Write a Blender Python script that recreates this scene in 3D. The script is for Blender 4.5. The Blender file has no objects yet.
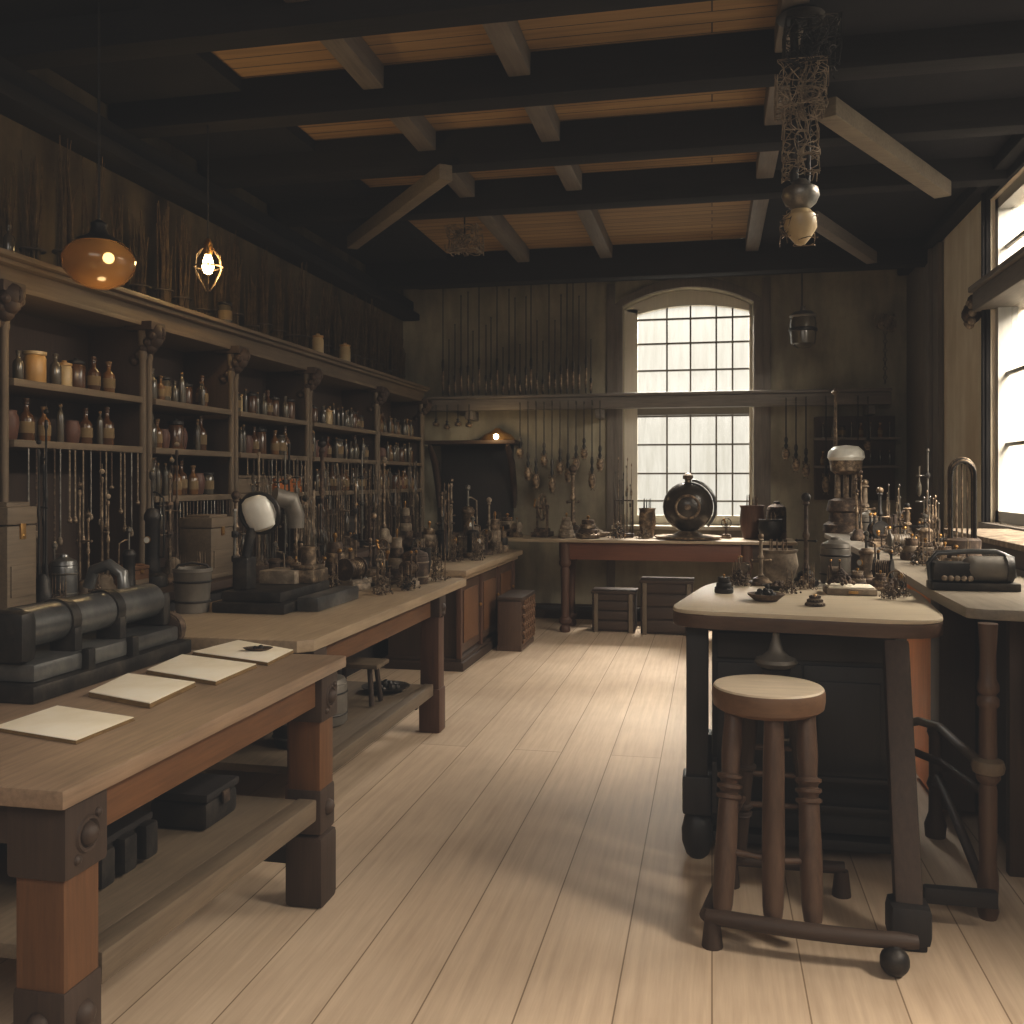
import bpy, bmesh, math, random
from mathutils import Vector, Matrix, noise as mnoise
C = bpy.context.scene.collection
random.seed(7)
PI = math.pi
# ------------------------------------------------------------------ camera
F = 950.0; HC = 1.5; TH = math.atan(200.0 / F); CS, SN = math.cos(TH), math.sin(TH); VH = 480.0
cam_d = bpy.data.cameras.new('camera'); cam = bpy.data.objects.new('camera', cam_d); C.objects.link(cam)
cam.location = (0, 0, HC); cam.rotation_euler = (PI / 2, 0, TH)
cam_d.sensor_width = 36; cam_d.lens = F / 1024 * 36; cam_d.shift_y = -(512 - VH) / 1024.0
cam_d.clip_start = 0.05
bpy.context.scene.camera = cam

def depth(v, Z): return F * (HC - Z) / (v - VH)
def at(u, v, Z):
    """point on the horizontal surface at height Z seen at picture point u, v"""
    zc = depth(v, Z); xc = (u - 512) * zc / F
    return (xc * CS - zc * SN, xc * SN + zc * CS, Z)
def atY(u, v, Y):
    a = (u - 512) / F
    zc = Y / (a * SN + CS); xc = a * zc
    return (xc * CS - zc * SN, Y, HC + (VH - v) * zc / F)
def atX(u, v, X):
    a = (u - 512) / F
    zc = X / (a * CS - SN); xc = a * zc
    return (X, xc * SN + zc * CS, HC + (VH - v) * zc / F)
def zc_of(x, y): return -x * SN + y * CS

# ------------------------------------------------------------------ materials
def nt(name):
    m = bpy.data.materials.new(name); m.use_nodes = True
    t = m.node_tree; b = t.nodes['Principled BSDF']
    return m, t, b
def lk(t, a, b): t.links.new(a, b)
def ramp(t, fac, stops):
    r = t.nodes.new('ShaderNodeValToRGB')
    e = r.color_ramp.elements
    while len(e) < len(stops): e.new(0.5)
    for el, (p, c) in zip(e, stops): el.position = p; el.color = (*c, 1)
    lk(t, fac, r.inputs[0]); return r
def tex(t, kind='Object', scale=(1, 1, 1), rot=(0, 0, 0)):
    c = t.nodes.new('ShaderNodeTexCoord'); mp = t.nodes.new('ShaderNodeMapping')
    mp.inputs['Scale'].default_value = scale; mp.inputs['Rotation'].default_value = rot
    lk(t, c.outputs[kind], mp.inputs[0]); return mp.outputs[0]
def noi(t, vec, scale, detail=4, rough=.55):
    n = t.nodes.new('ShaderNodeTexNoise'); n.inputs['Scale'].default_value = scale
    n.inputs['Detail'].default_value = detail; n.inputs['Roughness'].default_value = rough
    lk(t, vec, n.inputs['Vector']); return n.outputs['Fac']
def bump(t, b, h, s=.3, d=.01):
    n = t.nodes.new('ShaderNodeBump'); n.inputs['Strength'].default_value = s; n.inputs['Distance'].default_value = d
    lk(t, h, n.inputs['Height']); lk(t, n.outputs[0], b.inputs['Normal'])
def srgb(r, g, b):
    f = lambda c: (c / 255 / 12.92) if c / 255 <= .04045 else ((c / 255 + .055) / 1.055) ** 2.4
    return (f(r), f(g), f(b))
def mul(c, k): return tuple(x * k for x in c)

def wood(name, col, axis='y', rough=.55, contrast=.45, grain=9, spec=.35, worn=0.0):
    worn = 0
    m, t, b = nt(name)
    sc = [14, 14, 14]; sc['xyz'.index(axis)] = .9
    v = tex(t, 'Object', tuple(sc))
    f = noi(t, v, grain * .12 * 4, 6, .65)
    v2 = tex(t, 'Object', (2.2, 2.2, 2.2)); g = noi(t, v2, 1.3, 3)
    mx = t.nodes.new('ShaderNodeMath'); mx.operation = 'MULTIPLY_ADD'; mx.inputs[1].default_value = .6
    ad = t.nodes.new('ShaderNodeMath'); ad.operation = 'MULTIPLY'; ad.inputs[1].default_value = .4
    lk(t, g, ad.inputs[0]); lk(t, f, mx.inputs[0]); lk(t, ad.outputs[0], mx.inputs[2])
    r = ramp(t, mx.outputs[0], [(.28, mul(col, 1 - contrast)), (.52, col), (.75, mul(col, 1 + contrast * .9))])
    if worn > 0:
        # scuffed, dusty edges and corners
        geo = t.nodes.new('ShaderNodeNewGeometry')
        rp = ramp(t, geo.outputs['Pointiness'], [(.51, (0, 0, 0)), (.58, (worn,) * 3)])
        mixc = t.nodes.new('ShaderNodeMix'); mixc.data_type = 'RGBA'
        lk(t, rp.outputs[0], mixc.inputs[0]); lk(t, r.outputs[0], mixc.inputs[6]); mixc.inputs[7].default_value = (.4, .33, .25, 1)
        lk(t, mixc.outputs[2], b.inputs['Base Color'])
    else:
        lk(t, r.outputs[0], b.inputs['Base Color'])
    b.inputs['Roughness'].default_value = rough; b.inputs['Specular IOR Level'].default_value = spec
    bump(t, b, f, .25, .004)
    return m
def mottled(name, cols, scale=6, rough=.7, metal=0, spec=.4, bmp=.3, stretch=(1, 1, 1), bd=.006):
    m, t, b = nt(name)
    v = tex(t, 'Object', stretch); f = noi(t, v, scale, 6, .62)
    r = ramp(t, f, [(.3, cols[0]), (.5, cols[1]), (.7, cols[2])])
    lk(t, r.outputs[0], b.inputs['Base Color'])
    b.inputs['Roughness'].default_value = rough; b.inputs['Metallic'].default_value = metal
    b.inputs['Specular IOR Level'].default_value = spec
    if bmp: bump(t, b, noi(t, v, scale * 3, 4), bmp, bd)
    return m
def tri(c, k=.4): return (mul(c, 1 - k), c, mul(c, 1 + k))
M = {}
WOODS = {'oak': srgb(96, 64, 39), 'dark': srgb(58, 44, 35), 'black': srgb(33, 29, 28), 'top': srgb(136, 114, 94), 'pale': srgb(196, 178, 152),
         'shelf': srgb(100, 86, 70), 'red': srgb(78, 53, 40), 'orange': srgb(158, 88, 30), 'beam': srgb(33, 31, 31), 'grey': srgb(104, 96, 88), 'stool': srgb(78, 59, 47)}
for k, c in WOODS.items():
    for a in 'xyz':
        M[k + '_' + a] = None
def W(k, a):
    key = k + '_' + a
    if M.get(key) is None:
        M[key] = wood('wood_' + key, WOODS[k], a, rough=.42 if k in ('top', 'pale', 'stool') else .85 if k == 'beam' else .6, spec=.12 if k == 'beam' else .35)
    return M[key]
M['iron'] = mottled('dark_iron', (srgb(24, 23, 23), srgb(42, 39, 37), srgb(70, 64, 58)), 9, .5, .55)
M['steel'] = mottled('worn_steel', (srgb(70, 68, 66), srgb(110, 106, 100), srgb(160, 154, 146)), 8, .36, .8)
M['gunmetal'] = mottled('gunmetal', (srgb(62, 62, 62), srgb(92, 92, 92), srgb(124, 123, 120)), 5, .3, .6)
M['bronze'] = mottled('aged_bronze', (srgb(54, 45, 38), srgb(100, 84, 68), srgb(172, 150, 124)), 22, .5, .55)
M['brass'] = mottled('dull_brass', (srgb(96, 70, 38), srgb(150, 112, 62), srgb(190, 152, 96)), 8, .36, .8)
M['dust'] = mottled('dusty_stone', (srgb(82, 70, 58), srgb(120, 106, 90), srgb(168, 152, 132)), 16, .85)
M['rust'] = mottled('rusty_iron', (srgb(38, 31, 27), srgb(68, 54, 44), srgb(120, 100, 82)), 20, .75, .3)
M['ochre'] = mottled('ochre_stoneware', tri(srgb(166, 128, 74), .3), 5, .4, 0, .5, .1)
M['cream'] = mottled('cream_stoneware', tri(srgb(172, 150, 112), .25), 5, .38, 0, .5, .1)
M['umber'] = mottled('umber_glass', tri(srgb(74, 48, 28), .5), 4, .22, 0, .6, 0)
M['amber'] = mottled('amber_glass', tri(srgb(104, 72, 42), .5), 4, .2, 0, .6, 0)
M['smoke'] = mottled('smoky_glass', tri(srgb(72, 65, 55), .4), 4, .18, 0, .6, 0)
M['redclay'] = mottled('red_clay', tri(srgb(84, 54, 42), .35), 6, .55, 0, .4, .1)
M['cork'] = mottled('cork', tri(srgb(116, 90, 60), .35), 30, .9)
M['label'] = mottled('old_paper_label', tri(srgb(116, 98, 72), .2), 9, .9, 0, .2, 0)
M['paper'] = mottled('cream_paper', (srgb(228, 216, 190), srgb(242, 232, 212), srgb(248, 242, 228)), 3, .9, 0, .2, .05)
M['pageedge'] = mottled('page_edges', tri(srgb(122, 98, 66), .35), 40, .9, 0, .2, .2, (1, 1, 8))
M['white'] = mottled('white_enamel', (srgb(168, 166, 158), srgb(204, 202, 194), srgb(232, 230, 222)), 3, .3, 0, .5, .05)
M['zinc'] = mottled('dull_zinc', tri(srgb(106, 100, 92), .3), 6, .5, .35, .4, .2)
M['wicker'] = mottled('wicker', tri(srgb(96, 70, 50), .5), 40, .85, 0, .2, .5)
M['twig'] = mottled('dry_twig', tri(srgb(84, 69, 51), .5), 20, .9, 0, .2, .3)
M['canvas'] = mottled('grey_canvas', tri(srgb(88, 80, 72), .3), 20, .95, 0, .1, .3)

# ------------------------------------------------------------------ mesh builder
class MB:
    def __init__(s): s.bm = bmesh.new()
    def box(s, c, d, bev=0.0, rot=None, taper=None):
        bm = s.bm; r = bmesh.ops.create_cube(bm, size=1.0); vs = r['verts']
        for v in vs:
            v.co.x *= d[0]; v.co.y *= d[1]; v.co.z *= d[2]
            if taper and v.co.z > 0: v.co.x *= taper; v.co.y *= taper
        if bev > 0:
            es = list({e for v in vs for e in v.link_edges})
            rr = bmesh.ops.bevel(bm, geom=es, offset=min(bev, min(d) * .45), segments=2, affect='EDGES', profile=.6)
            vs = list({v for f in rr['faces'] for v in f.verts} | {v for v in vs if v.is_valid})
        mt = Matrix.Translation(Vector(c))
        if rot is not None: mt = mt @ (rot if isinstance(rot, Matrix) else Matrix.Rotation(rot, 4, 'Z'))
        for v in vs: v.co = mt @ v.co
        return s
    def bx(s, x0, x1, y0, y1, z0, z1, bev=0.0):
        return s.box(((x0 + x1) / 2, (y0 + y1) / 2, (z0 + z1) / 2), (abs(x1 - x0), abs(y1 - y0), abs(z1 - z0)), bev)
    def lathe(s, prof, n=16, c=(0, 0, 0), rot=None, squash=1.0):
        bm = s.bm; rings = []
        mt = Matrix.Translation(Vector(c))
        if rot is not None: mt = mt @ rot
        for r, z in prof:
            if r < 1e-5: rings.append([bm.verts.new(mt @ Vector((0, 0, z)))])
            else: rings.append([bm.verts.new(mt @ Vector((r * math.cos(2 * PI * i / n), r * squash * math.sin(2 * PI * i / n), z))) for i in range(n)])
        for a, b in zip(rings, rings[1:]):
            if len(a) == 1 and len(b) == 1: continue
            for i in range(n):
                j = (i + 1) % n
                if len(a) == 1: bm.faces.new((a[0], b[j], b[i])[::-1])
                elif len(b) == 1: bm.faces.new((a[i], a[j], b[0]))
                else: bm.faces.new((a[i], a[j], b[j], b[i]))
        if len(rings[0]) > 1: bm.faces.new(rings[0][::-1])
        if len(rings[-1]) > 1: bm.faces.new(rings[-1])
        return s
    def cyl(s, p0, p1, r0, r1=None, n=12):
        p0, p1 = Vector(p0), Vector(p1); d = p1 - p0
        return s.lathe([(r0, 0), (r1 if r1 is not None else r0, d.length)], n, p0, d.to_track_quat('Z', 'Y').to_matrix().to_4x4())
    def tube(s, pts, r, n=8, closed=False):
        bm = s.bm; pts = [Vector(p) for p in pts]; k = len(pts); rings = []
        rr = r if isinstance(r, (list, tuple)) else [r] * k
        up = None
        for i, p in enumerate(pts):
            if closed: d = pts[(i + 1) % k] - pts[i - 1]
            else: d = pts[min(i + 1, k - 1)] - pts[max(i - 1, 0)]
            d.normalize()
            if up is None: up = d.orthogonal().normalized()
            else:
                up = (up - d * up.dot(d))
                up = up.normalized() if up.length > 1e-4 else d.orthogonal().normalized()
            w = d.cross(up)
            rings.append([bm.verts.new(p + (up * math.cos(2 * PI * j / n) + w * math.sin(2 * PI * j / n)) * rr[i]) for j in range(n)])
        for i in range(k if closed else k - 1):
            a, b = rings[i], rings[(i + 1) % k]
            for j in range(n): bm.faces.new((a[j], a[(j + 1) % n], b[(j + 1) % n], b[j]))
        if not closed:
            bm.faces.new(rings[0][::-1]); bm.faces.new(rings[-1])
        return s
    def ring(s, c, R, r, axis='z', n=24, m=8):
        pts = []
        for i in range(n):
            a = 2 * PI * i / n; x, y = R * math.cos(a), R * math.sin(a)
            pts.append(Vector(c) + Vector({'z': (x, y, 0), 'y': (x, 0, y), 'x': (0, x, y)}[axis]))
        return s.tube(pts, r, m, True)
    def ball(s, c, r, n=12, sq=1.0):
        k = max(6, n // 2)
        return s.lathe([(r * math.sin(PI * i / k), -r * sq * math.cos(PI * i / k)) for i in range(k + 1)], n, c)
    def prism(s, poly, z0, z1, bev=0.0):
        bm = s.bm
        a = [bm.verts.new((x, y, z0)) for x, y in poly]; b = [bm.verts.new((x, y, z1)) for x, y in poly]
        k = len(poly); bm.faces.new(a[::-1]); bm.faces.new(b)
        for i in range(k): bm.faces.new((a[i], a[(i + 1) % k], b[(i + 1) % k], b[i]))
        if bev > 0:
            vs = set(a) | set(b)
            es = [e for e in bm.edges if e.verts[0] in vs and e.verts[1] in vs and abs(e.verts[0].co.z - e.verts[1].co.z) < 1e-6]
            bmesh.ops.bevel(bm, geom=es, offset=bev, segments=2, affect='EDGES', profile=.6)
        return s
    def move(s, mt):
        bmesh.ops.transform(s.bm, matrix=mt, verts=s.bm.verts); return s
    def build(s, name, mat, parent=None, loc=None, ang=40):
        bm = s.bm; bmesh.ops.recalc_face_normals(bm, faces=bm.faces)
        me = bpy.data.meshes.new(name); bm.to_mesh(me); bm.free()
        me.materials.append(mat); me.shade_smooth(); me.set_sharp_from_angle(angle=math.radians(ang))
        o = bpy.data.objects.new(name, me); C.objects.link(o)
        if parent is not None: o.parent = parent
        if loc is not None: o.location = loc
        return o

def tag(o, label, cat, group=None, kind=None):
    o['label'] = label; o['category'] = cat
    if group: o['group'] = group
    if kind: o['kind'] = kind
    return o
def thing(name, label, cat, loc=(0, 0, 0), rz=0.0, group=None, kind=None):
    o = bpy.data.objects.new(name, None); C.objects.link(o); o.empty_display_size = .05
    o.location = loc; o.rotation_euler = (0, 0, rz)
    return tag(o, label, cat, group, kind)
def struct(o): o['kind'] = 'structure'; return o
KIDS = {}
def copy_tree(o, parent=None):
    c = o.copy(); C.objects.link(c)
    if parent is not None: c.parent = parent
    for ch in list(o.children): copy_tree(ch, c)
    return c
def dup(o, label, loc, rz=0.0, sc=1.0, group=None):
    c = copy_tree(o); c['label'] = label; c.location = loc; c.rotation_euler = (0, 0, rz)
    c.scale = (sc, sc, sc) if not isinstance(sc, tuple) else sc
    if group: c['group'] = group
    return c
# ------------------------------------------------------------------ room shell
XL, XR, YB, YF, ZC = -3.4, 1.95, 10.2, -3.0, 3.73
def floor_mat():
    m, t, b = nt('floor_planks')
    v = tex(t, 'Object', (1, 1, 1), (0, 0, PI / 2))
    br = t.nodes.new('ShaderNodeTexBrick'); lk(t, v, br.inputs['Vector'])
    br.offset = .37; br.inputs['Scale'].default_value = 1; br.inputs['Brick Width'].default_value = 14; br.inputs['Row Height'].default_value = .27
    br.inputs['Mortar Size'].default_value = .0028; br.inputs['Mortar Smooth'].default_value = .3; br.inputs['Bias'].default_value = 0
    c = srgb(194, 173, 150)
    br.inputs['Color1'].default_value = (*mul(c, .92), 1); br.inputs['Color2'].default_value = (*mul(c, 1.08), 1)
    br.inputs['Mortar'].default_value = (*srgb(128, 108, 86), 1)
    g = noi(t, tex(t, 'Object', (16, .7, 1)), 2.2, 6, .65)
    g2 = noi(t, tex(t, 'Object', (1, 1, 1)), 1.1, 4)
    r1 = ramp(t, g, [(.3, (.80, .78, .76)), (.7, (1.06, 1.06, 1.06))])
    r2 = ramp(t, g2, [(.35, (.86, .83, .80)), (.65, (1.04, 1.04, 1.04))])
    m1 = t.nodes.new('ShaderNodeMix'); m1.data_type = 'RGBA'; m1.blend_type = 'MULTIPLY'; m1.inputs[0].default_value = 1
    m2 = t.nodes.new('ShaderNodeMix'); m2.data_type = 'RGBA'; m2.blend_type = 'MULTIPLY'; m2.inputs[0].default_value = 1
    lk(t, br.outputs['Color'], m1.inputs[6]); lk(t, r1.outputs[0], m1.inputs[7])
    lk(t, m1.outputs[2], m2.inputs[6]); lk(t, r2.outputs[0], m2.inputs[7])
    lk(t, m2.outputs[2], b.inputs['Base Color'])
    b.inputs['Roughness'].default_value = .62; b.inputs['Specular IOR Level'].default_value = .25
    return m
def plaster(name, base, dark, scale=1.2, amount=.55, streak=True):
    m, t, b = nt(name)
    f1 = noi(t, tex(t, 'Object', (1, 1, 1)), scale, 6, .6)
    f2 = noi(t, tex(t, 'Object', (2.6, 2.6, .6) if streak else (2, 2, 2)), 1.6, 6, .6)
    mx = t.nodes.new('ShaderNodeMath'); mx.operation = 'MULTIPLY'; lk(t, f1, mx.inputs[0]); lk(t, f2, mx.inputs[1])
    r = ramp(t, mx.outputs[0], [(.12, dark), (.24, tuple((a + d) / 2 for a, d in zip(base, dark))), (.36, base)])
    lk(t, r.outputs[0], b.inputs['Base Color']); b.inputs['Roughness'].default_value = .92; b.inputs['Specular IOR Level'].default_value = .15
    bump(t, b, f1, .2, .02)
    return m
struct(MB().bx(XL - .1, XR + .1, YF, YB + .1, -.1, 0).build('floor', floor_mat()))
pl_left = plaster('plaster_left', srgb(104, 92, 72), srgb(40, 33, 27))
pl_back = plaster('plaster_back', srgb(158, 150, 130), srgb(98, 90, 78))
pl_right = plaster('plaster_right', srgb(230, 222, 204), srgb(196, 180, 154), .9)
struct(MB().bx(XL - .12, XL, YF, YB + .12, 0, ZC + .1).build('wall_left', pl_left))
struct(MB().bx(XL - .12, XR + .3, YF - .12, YF - .001, 0, ZC + .1).build('wall_front', pl_back))
# back wall with the arched opening
WX0, WX1, WZ0, WZS, WZA = -.93, .42, 1.02, 3.35, 3.53     # opening: sides, sill, spring line, crown
def arch(x0, x1, zs, za, n=14):
    """points of a segmental arch from (x0, zs) to (x1, zs) with its crown at za"""
    w = (x1 - x0) / 2; h = za - zs; R = (w * w + h * h) / (2 * h); cx, cz = (x0 + x1) / 2, za - R
    a0 = math.asin(w / R)
    return [(cx + R * math.sin(-a0 + 2 * a0 * i / n), cz + R * math.cos(-a0 + 2 * a0 * i / n)) for i in range(n + 1)]
def wall_with_hole_y(y0, y1, outer, hole):
    """vertical slab between y0 and y1 with a hole; outer x0,x1,z0,z1; hole = polygon above a flat sill"""
    mb = MB(); bm = mb.bm; x0, x1, z0, z1 = outer
    hx0, hx1 = hole[0][0], hole[-1][0]; sill = WZ0
    mb.bx(x0, hx0, y0, y1, z0, z1); mb.bx(hx1, x1, y0, y1, z0, z1); mb.bx(hx0, hx1, y0, y1, z0, sill)
    poly = hole + [(hx1, z1), (hx0, z1)]
    a = [bm.verts.new((x, y0, z)) for x, z in poly]; b = [bm.verts.new((x, y1, z)) for x, z in poly]
    bm.faces.new(a); bm.faces.new(b[::-1])
    for i in range(len(poly)): bm.faces.new((a[i], b[i], b[(i + 1) % len(poly)], a[(i + 1) % len(poly)]))
    return mb
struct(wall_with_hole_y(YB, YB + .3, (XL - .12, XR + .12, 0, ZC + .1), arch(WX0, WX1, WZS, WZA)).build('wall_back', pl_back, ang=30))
# right wall: openings for the tall windows towards the viewer
RW = [(3.9, 7.35), (.9, 2.7)]; RZ0, RZ1 = 1.2, 3.5
mb = MB(); ys = [YF] + [y for a, b in sorted(RW) for y in (a, b)] + [YB + .12]
for i in range(0, len(ys), 2): mb.bx(XR, XR + .3, ys[i], ys[i + 1], 0, ZC + .1)
for a, b in RW: mb.bx(XR, XR + .3, a, b, 0, RZ0); mb.bx(XR, XR + .3, a, b, RZ1, ZC + .1)
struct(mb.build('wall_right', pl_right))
# ceiling boards run across, warm between the joists
def ceil_mat():
    m, t, b = nt('ceiling_boards')
    v = tex(t, 'Object', (1, 1, 1))
    w = t.nodes.new('ShaderNodeTexBrick'); lk(t, v, w.inputs['Vector']); w.inputs['Scale'].default_value = 1
    w.inputs['Brick Width'].default_value = 6; w.inputs['Row Height'].default_value = .11; w.inputs['Mortar Size'].default_value = .004
    c = srgb(150, 120, 80)
    w.inputs['Color1'].default_value = (*mul(c, .85), 1); w.inputs['Color2'].default_value = (*mul(c, 1.15), 1); w.inputs['Mortar'].default_value = (*srgb(50, 34, 22), 1)
    g = noi(t, tex(t, 'Object', (.8, 14, 1)), 2, 5); r = ramp(t, g, [(.3, (.7, .68, .66)), (.7, (1.1, 1.1, 1.1))])
    m1 = t.nodes.new('ShaderNodeMix'); m1.data_type = 'RGBA'; m1.blend_type = 'MULTIPLY'; m1.inputs[0].default_value = 1
    lk(t, w.outputs['Color'], m1.inputs[6]); lk(t, r.outputs[0], m1.inputs[7]); lk(t, m1.outputs[2], b.inputs['Base Color'])
    b.inputs['Roughness'].default_value = .8
    return m
struct(MB().bx(XL - .1, XR + .1, YF, YB + .1, ZC, ZC + .1).build('ceiling', ceil_mat()))
shade_dark = mottled('shade_dark_boards', tri(srgb(30, 29, 31), .25), 3, .9, 0, .15, .2)  # dark colour stands in for the shade on both unlit ceiling sides
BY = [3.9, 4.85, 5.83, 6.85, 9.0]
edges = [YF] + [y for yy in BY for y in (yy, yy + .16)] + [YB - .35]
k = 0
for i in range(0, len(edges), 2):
    for (x0, x1, nm) in ((.43, XR, 'trim_1'), (XL, -2.55, 'trim_2')):  # panels added to darken the ceiling beside both walls
        struct(MB().bx(x0, x1 - .001, edges[i] + .002, edges[i + 1] - .002, ZC - .075, ZC - .004).build(nm, shade_dark))
# trims
def trim(n, mb, mat): return struct(mb.build('trim_%d' % n, mat))
trim(3, MB().bx(XL + .001, XL + .13, YF, YB, 3.36, 3.5, .02).bx(XL + .001, XL + .2, YF, YB, 3.28, 3.36, .02), W('beam', 'y'))
trim(4, MB().bx(XR - .12, XR - .001, YF, YB, 3.56, 3.65, .02), W('beam', 'y'))
trim(5, MB().bx(XL + .2, XR - .12, YB - .33, YB - .04, 3.62, 3.722, .012), W('beam', 'x'))
# corner panelling on the right wall, in dark timber
trim(6, MB().bx(XR - .05, XR - .001, 8.75, 8.95, 0, 3.55, .01).bx(XR - .08, XR - .001, 8.98, 9.12, 0, 3.55, .015).bx(XR - .05, XR - .001, 9.15, 9.33, 0, 3.55, .01), W('grey', 'z'))
trim(7, MB().bx(XR - .03, XR - .001, 9.36, YB - .002, 0, 3.55, .005), W('grey', 'z'))
struct(MB().bx(XL + .001, XR, YB - .03, YB - .001, 0, .16, .008).build('baseboard_back', W('dark', 'x')))
struct(MB().bx(XR - .03, XR - .001, 3.0, 8.72, 0, .16, .008).build('baseboard_right', W('dark', 'y')))
struct(MB().bx(XL + .001, XL + .03, 0, YB - .04, 0, .16, .008).build('baseboard_left', W('dark', 'y')))
# long shelf-rail that crosses the back wall and the window
p0, p1 = atY(431, 408, 9.93), atY(893, 402, 9.93)
trim(8, MB().bx(XL + .01, 1.72, 9.86, 10.0, 2.245, 2.365, .012).bx(XL + .01, 1.72, 9.83, 10.02, 2.367, 2.4, .008).bx(1.5, 1.58, 9.9, YB - .002, 2.15, 2.244, .01).bx(-1.2, -1.12, 9.9, YB - .002, 2.15, 2.244, .01).bx(-2.6, -2.52, 9.9, YB - .002, 2.15, 2.244, .01), W('grey', 'x'))
# back-wall pilaster strips
for x in (-1.06, .55): trim(9, MB().bx(x - .045, x + .045, YB - .03, YB - .001, .0, 3.6, .006), W('grey', 'z'))

# ---- windows
glass_m, t_, b_ = nt('milky_window_glass')
t_.nodes.remove(b_)
tr = t_.nodes.new('ShaderNodeBsdfTransparent'); gl = t_.nodes.new('ShaderNodeBsdfGlossy'); tl = t_.nodes.new('ShaderNodeBsdfTranslucent')
gl.inputs['Roughness'].default_value = .08; mxs = t_.nodes.new('ShaderNodeMixShader'); mx2 = t_.nodes.new('ShaderNodeMixShader')
nz = noi(t_, tex(t_, 'Object', (5, 5, .8)), 2.5, 4); rr_ = ramp(t_, nz, [(.3, (.82, .80, .76)), (.65, (.98, .97, .95))])
lk(t_, rr_.outputs[0], tr.inputs['Color']); mxs.inputs[0].default_value = .04; mx2.inputs[0].default_value = .015; tl.inputs['Color'].default_value = (.9, .88, .82, 1)
lk(t_, tr.outputs[0], mxs.inputs[1]); lk(t_, gl.outputs[0], mxs.inputs[2]); lk(t_, mxs.outputs[0], mx2.inputs[1]); lk(t_, tl.outputs[0], mx2.inputs[2])
lk(t_, mx2.outputs[0], t_.nodes['Material Output'].inputs[0])
frame_w = wood('painted_window_wood', srgb(196, 190, 176), 'z', .5, .15)
mul_w = wood('dark_mullion_wood', srgb(112, 108, 98), 'z', .5, .15)
win = thing('window_1', 'tall arched window of many small panes in the back wall', 'window', (0, 0, 0), kind='structure')
gy = YB + .17
ax = arch(WX0, WX1, WZS, WZA, 20)
def strip_arch(mb, pts_in, pts_out, y0, y1):
    bm = mb.bm; n = len(pts_in)
    V = [[bm.verts.new((x, y, z)) for x, z in p] for p in (pts_in, pts_out) for y in (y0, y1)]
    A, B, Cc, D = V
    for i in range(n - 1):
        for a, b in ((A, B), (B, D), (D, Cc), (Cc, A)): bm.faces.new((a[i], a[i + 1], b[i + 1], b[i]))
    for i in (0, n - 1): bm.faces.new((A[i], B[i], D[i], Cc[i]))
    return mb
fr = MB()
GX0, GX1 = WX0 + .14, WX1 - .035      # glass field; the left reveal is splayed and wide
gin = [(max(GX0, min(GX1, x)), z - .14 if True else z) for x, z in ax]
gin = arch(GX0, GX1, WZS - .06, WZA - .16, 20)
strip_arch(fr, gin, [(WX0 + (WX1 - WX0) * i / 20, ax[i][1] - .002) for i in range(21)], gy - .03, gy + .05)
fr.bx(WX0, GX0, gy - .03, gy + .05, WZ0, WZS + .0).bx(GX1, WX1, gy - .03, gy + .05, WZ0, WZS).bx(GX0, GX1, gy - .03, gy + .05, WZ0, WZ0 + .1)
fr.build('window_frame', frame_w, win)
cas = MB()
strip_arch(cas, arch(WX0 - .005, WX1 + .005, WZS + .005, WZA + .005, 20), arch(WX0 - .1, WX1 + .1, WZS + .02, WZA + .11, 20), YB - .035, YB - .001)
cas.bx(WX0 - .1, WX0 - .005, YB - .035, YB - .001, WZ0 - .02, WZS + .012, .004).bx(WX1 + .005, WX1 + .1, YB - .035, YB - .001, WZ0 - .02, WZS + .012, .004)
cas.build('casing', W('grey', 'z'), win)
MB().bx(WX0 - .12, WX1 + .12, YB - .07, YB + .14, WZ0 - .045, WZ0 - .003, .008).build('window_sill', frame_w, win)
mu = MB()
for u in (348 / 4 + 580, 442 / 4 + 580, 545 / 4 + 580, 610 / 4 + 580):
    x = atY(u, 400, gy)[0]; mu.bx(x - .009, x + .009, gy - .012, gy + .02, WZ0 + .1, WZA - .1 - .25 * abs(x + .25) ** 2)
for v in (318.5, 343, 370, 416, 444.5, 473.5, 501):
    z = atY(690, v, gy)[2]; mu.bx(GX0, GX1, gy - .01, gy + .018, z - .009, z + .009)
mu.bx(GX0, GX1, gy - .028, gy + .03, 2.2, 2.3)
mu.build('mullion', mul_w, win)
gp = arch(GX0, GX1, WZS - .06, WZA - .16, 20)
mb = MB(); bm = mb.bm; vs = [bm.verts.new((x, gy + .012, z)) for x, z in gp] + [bm.verts.new((GX1, gy + .012, WZ0 + .1)), bm.verts.new((GX0, gy + .012, WZ0 + .1))]
bm.faces.new(vs); mb.build('pane', glass_m, win)
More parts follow.
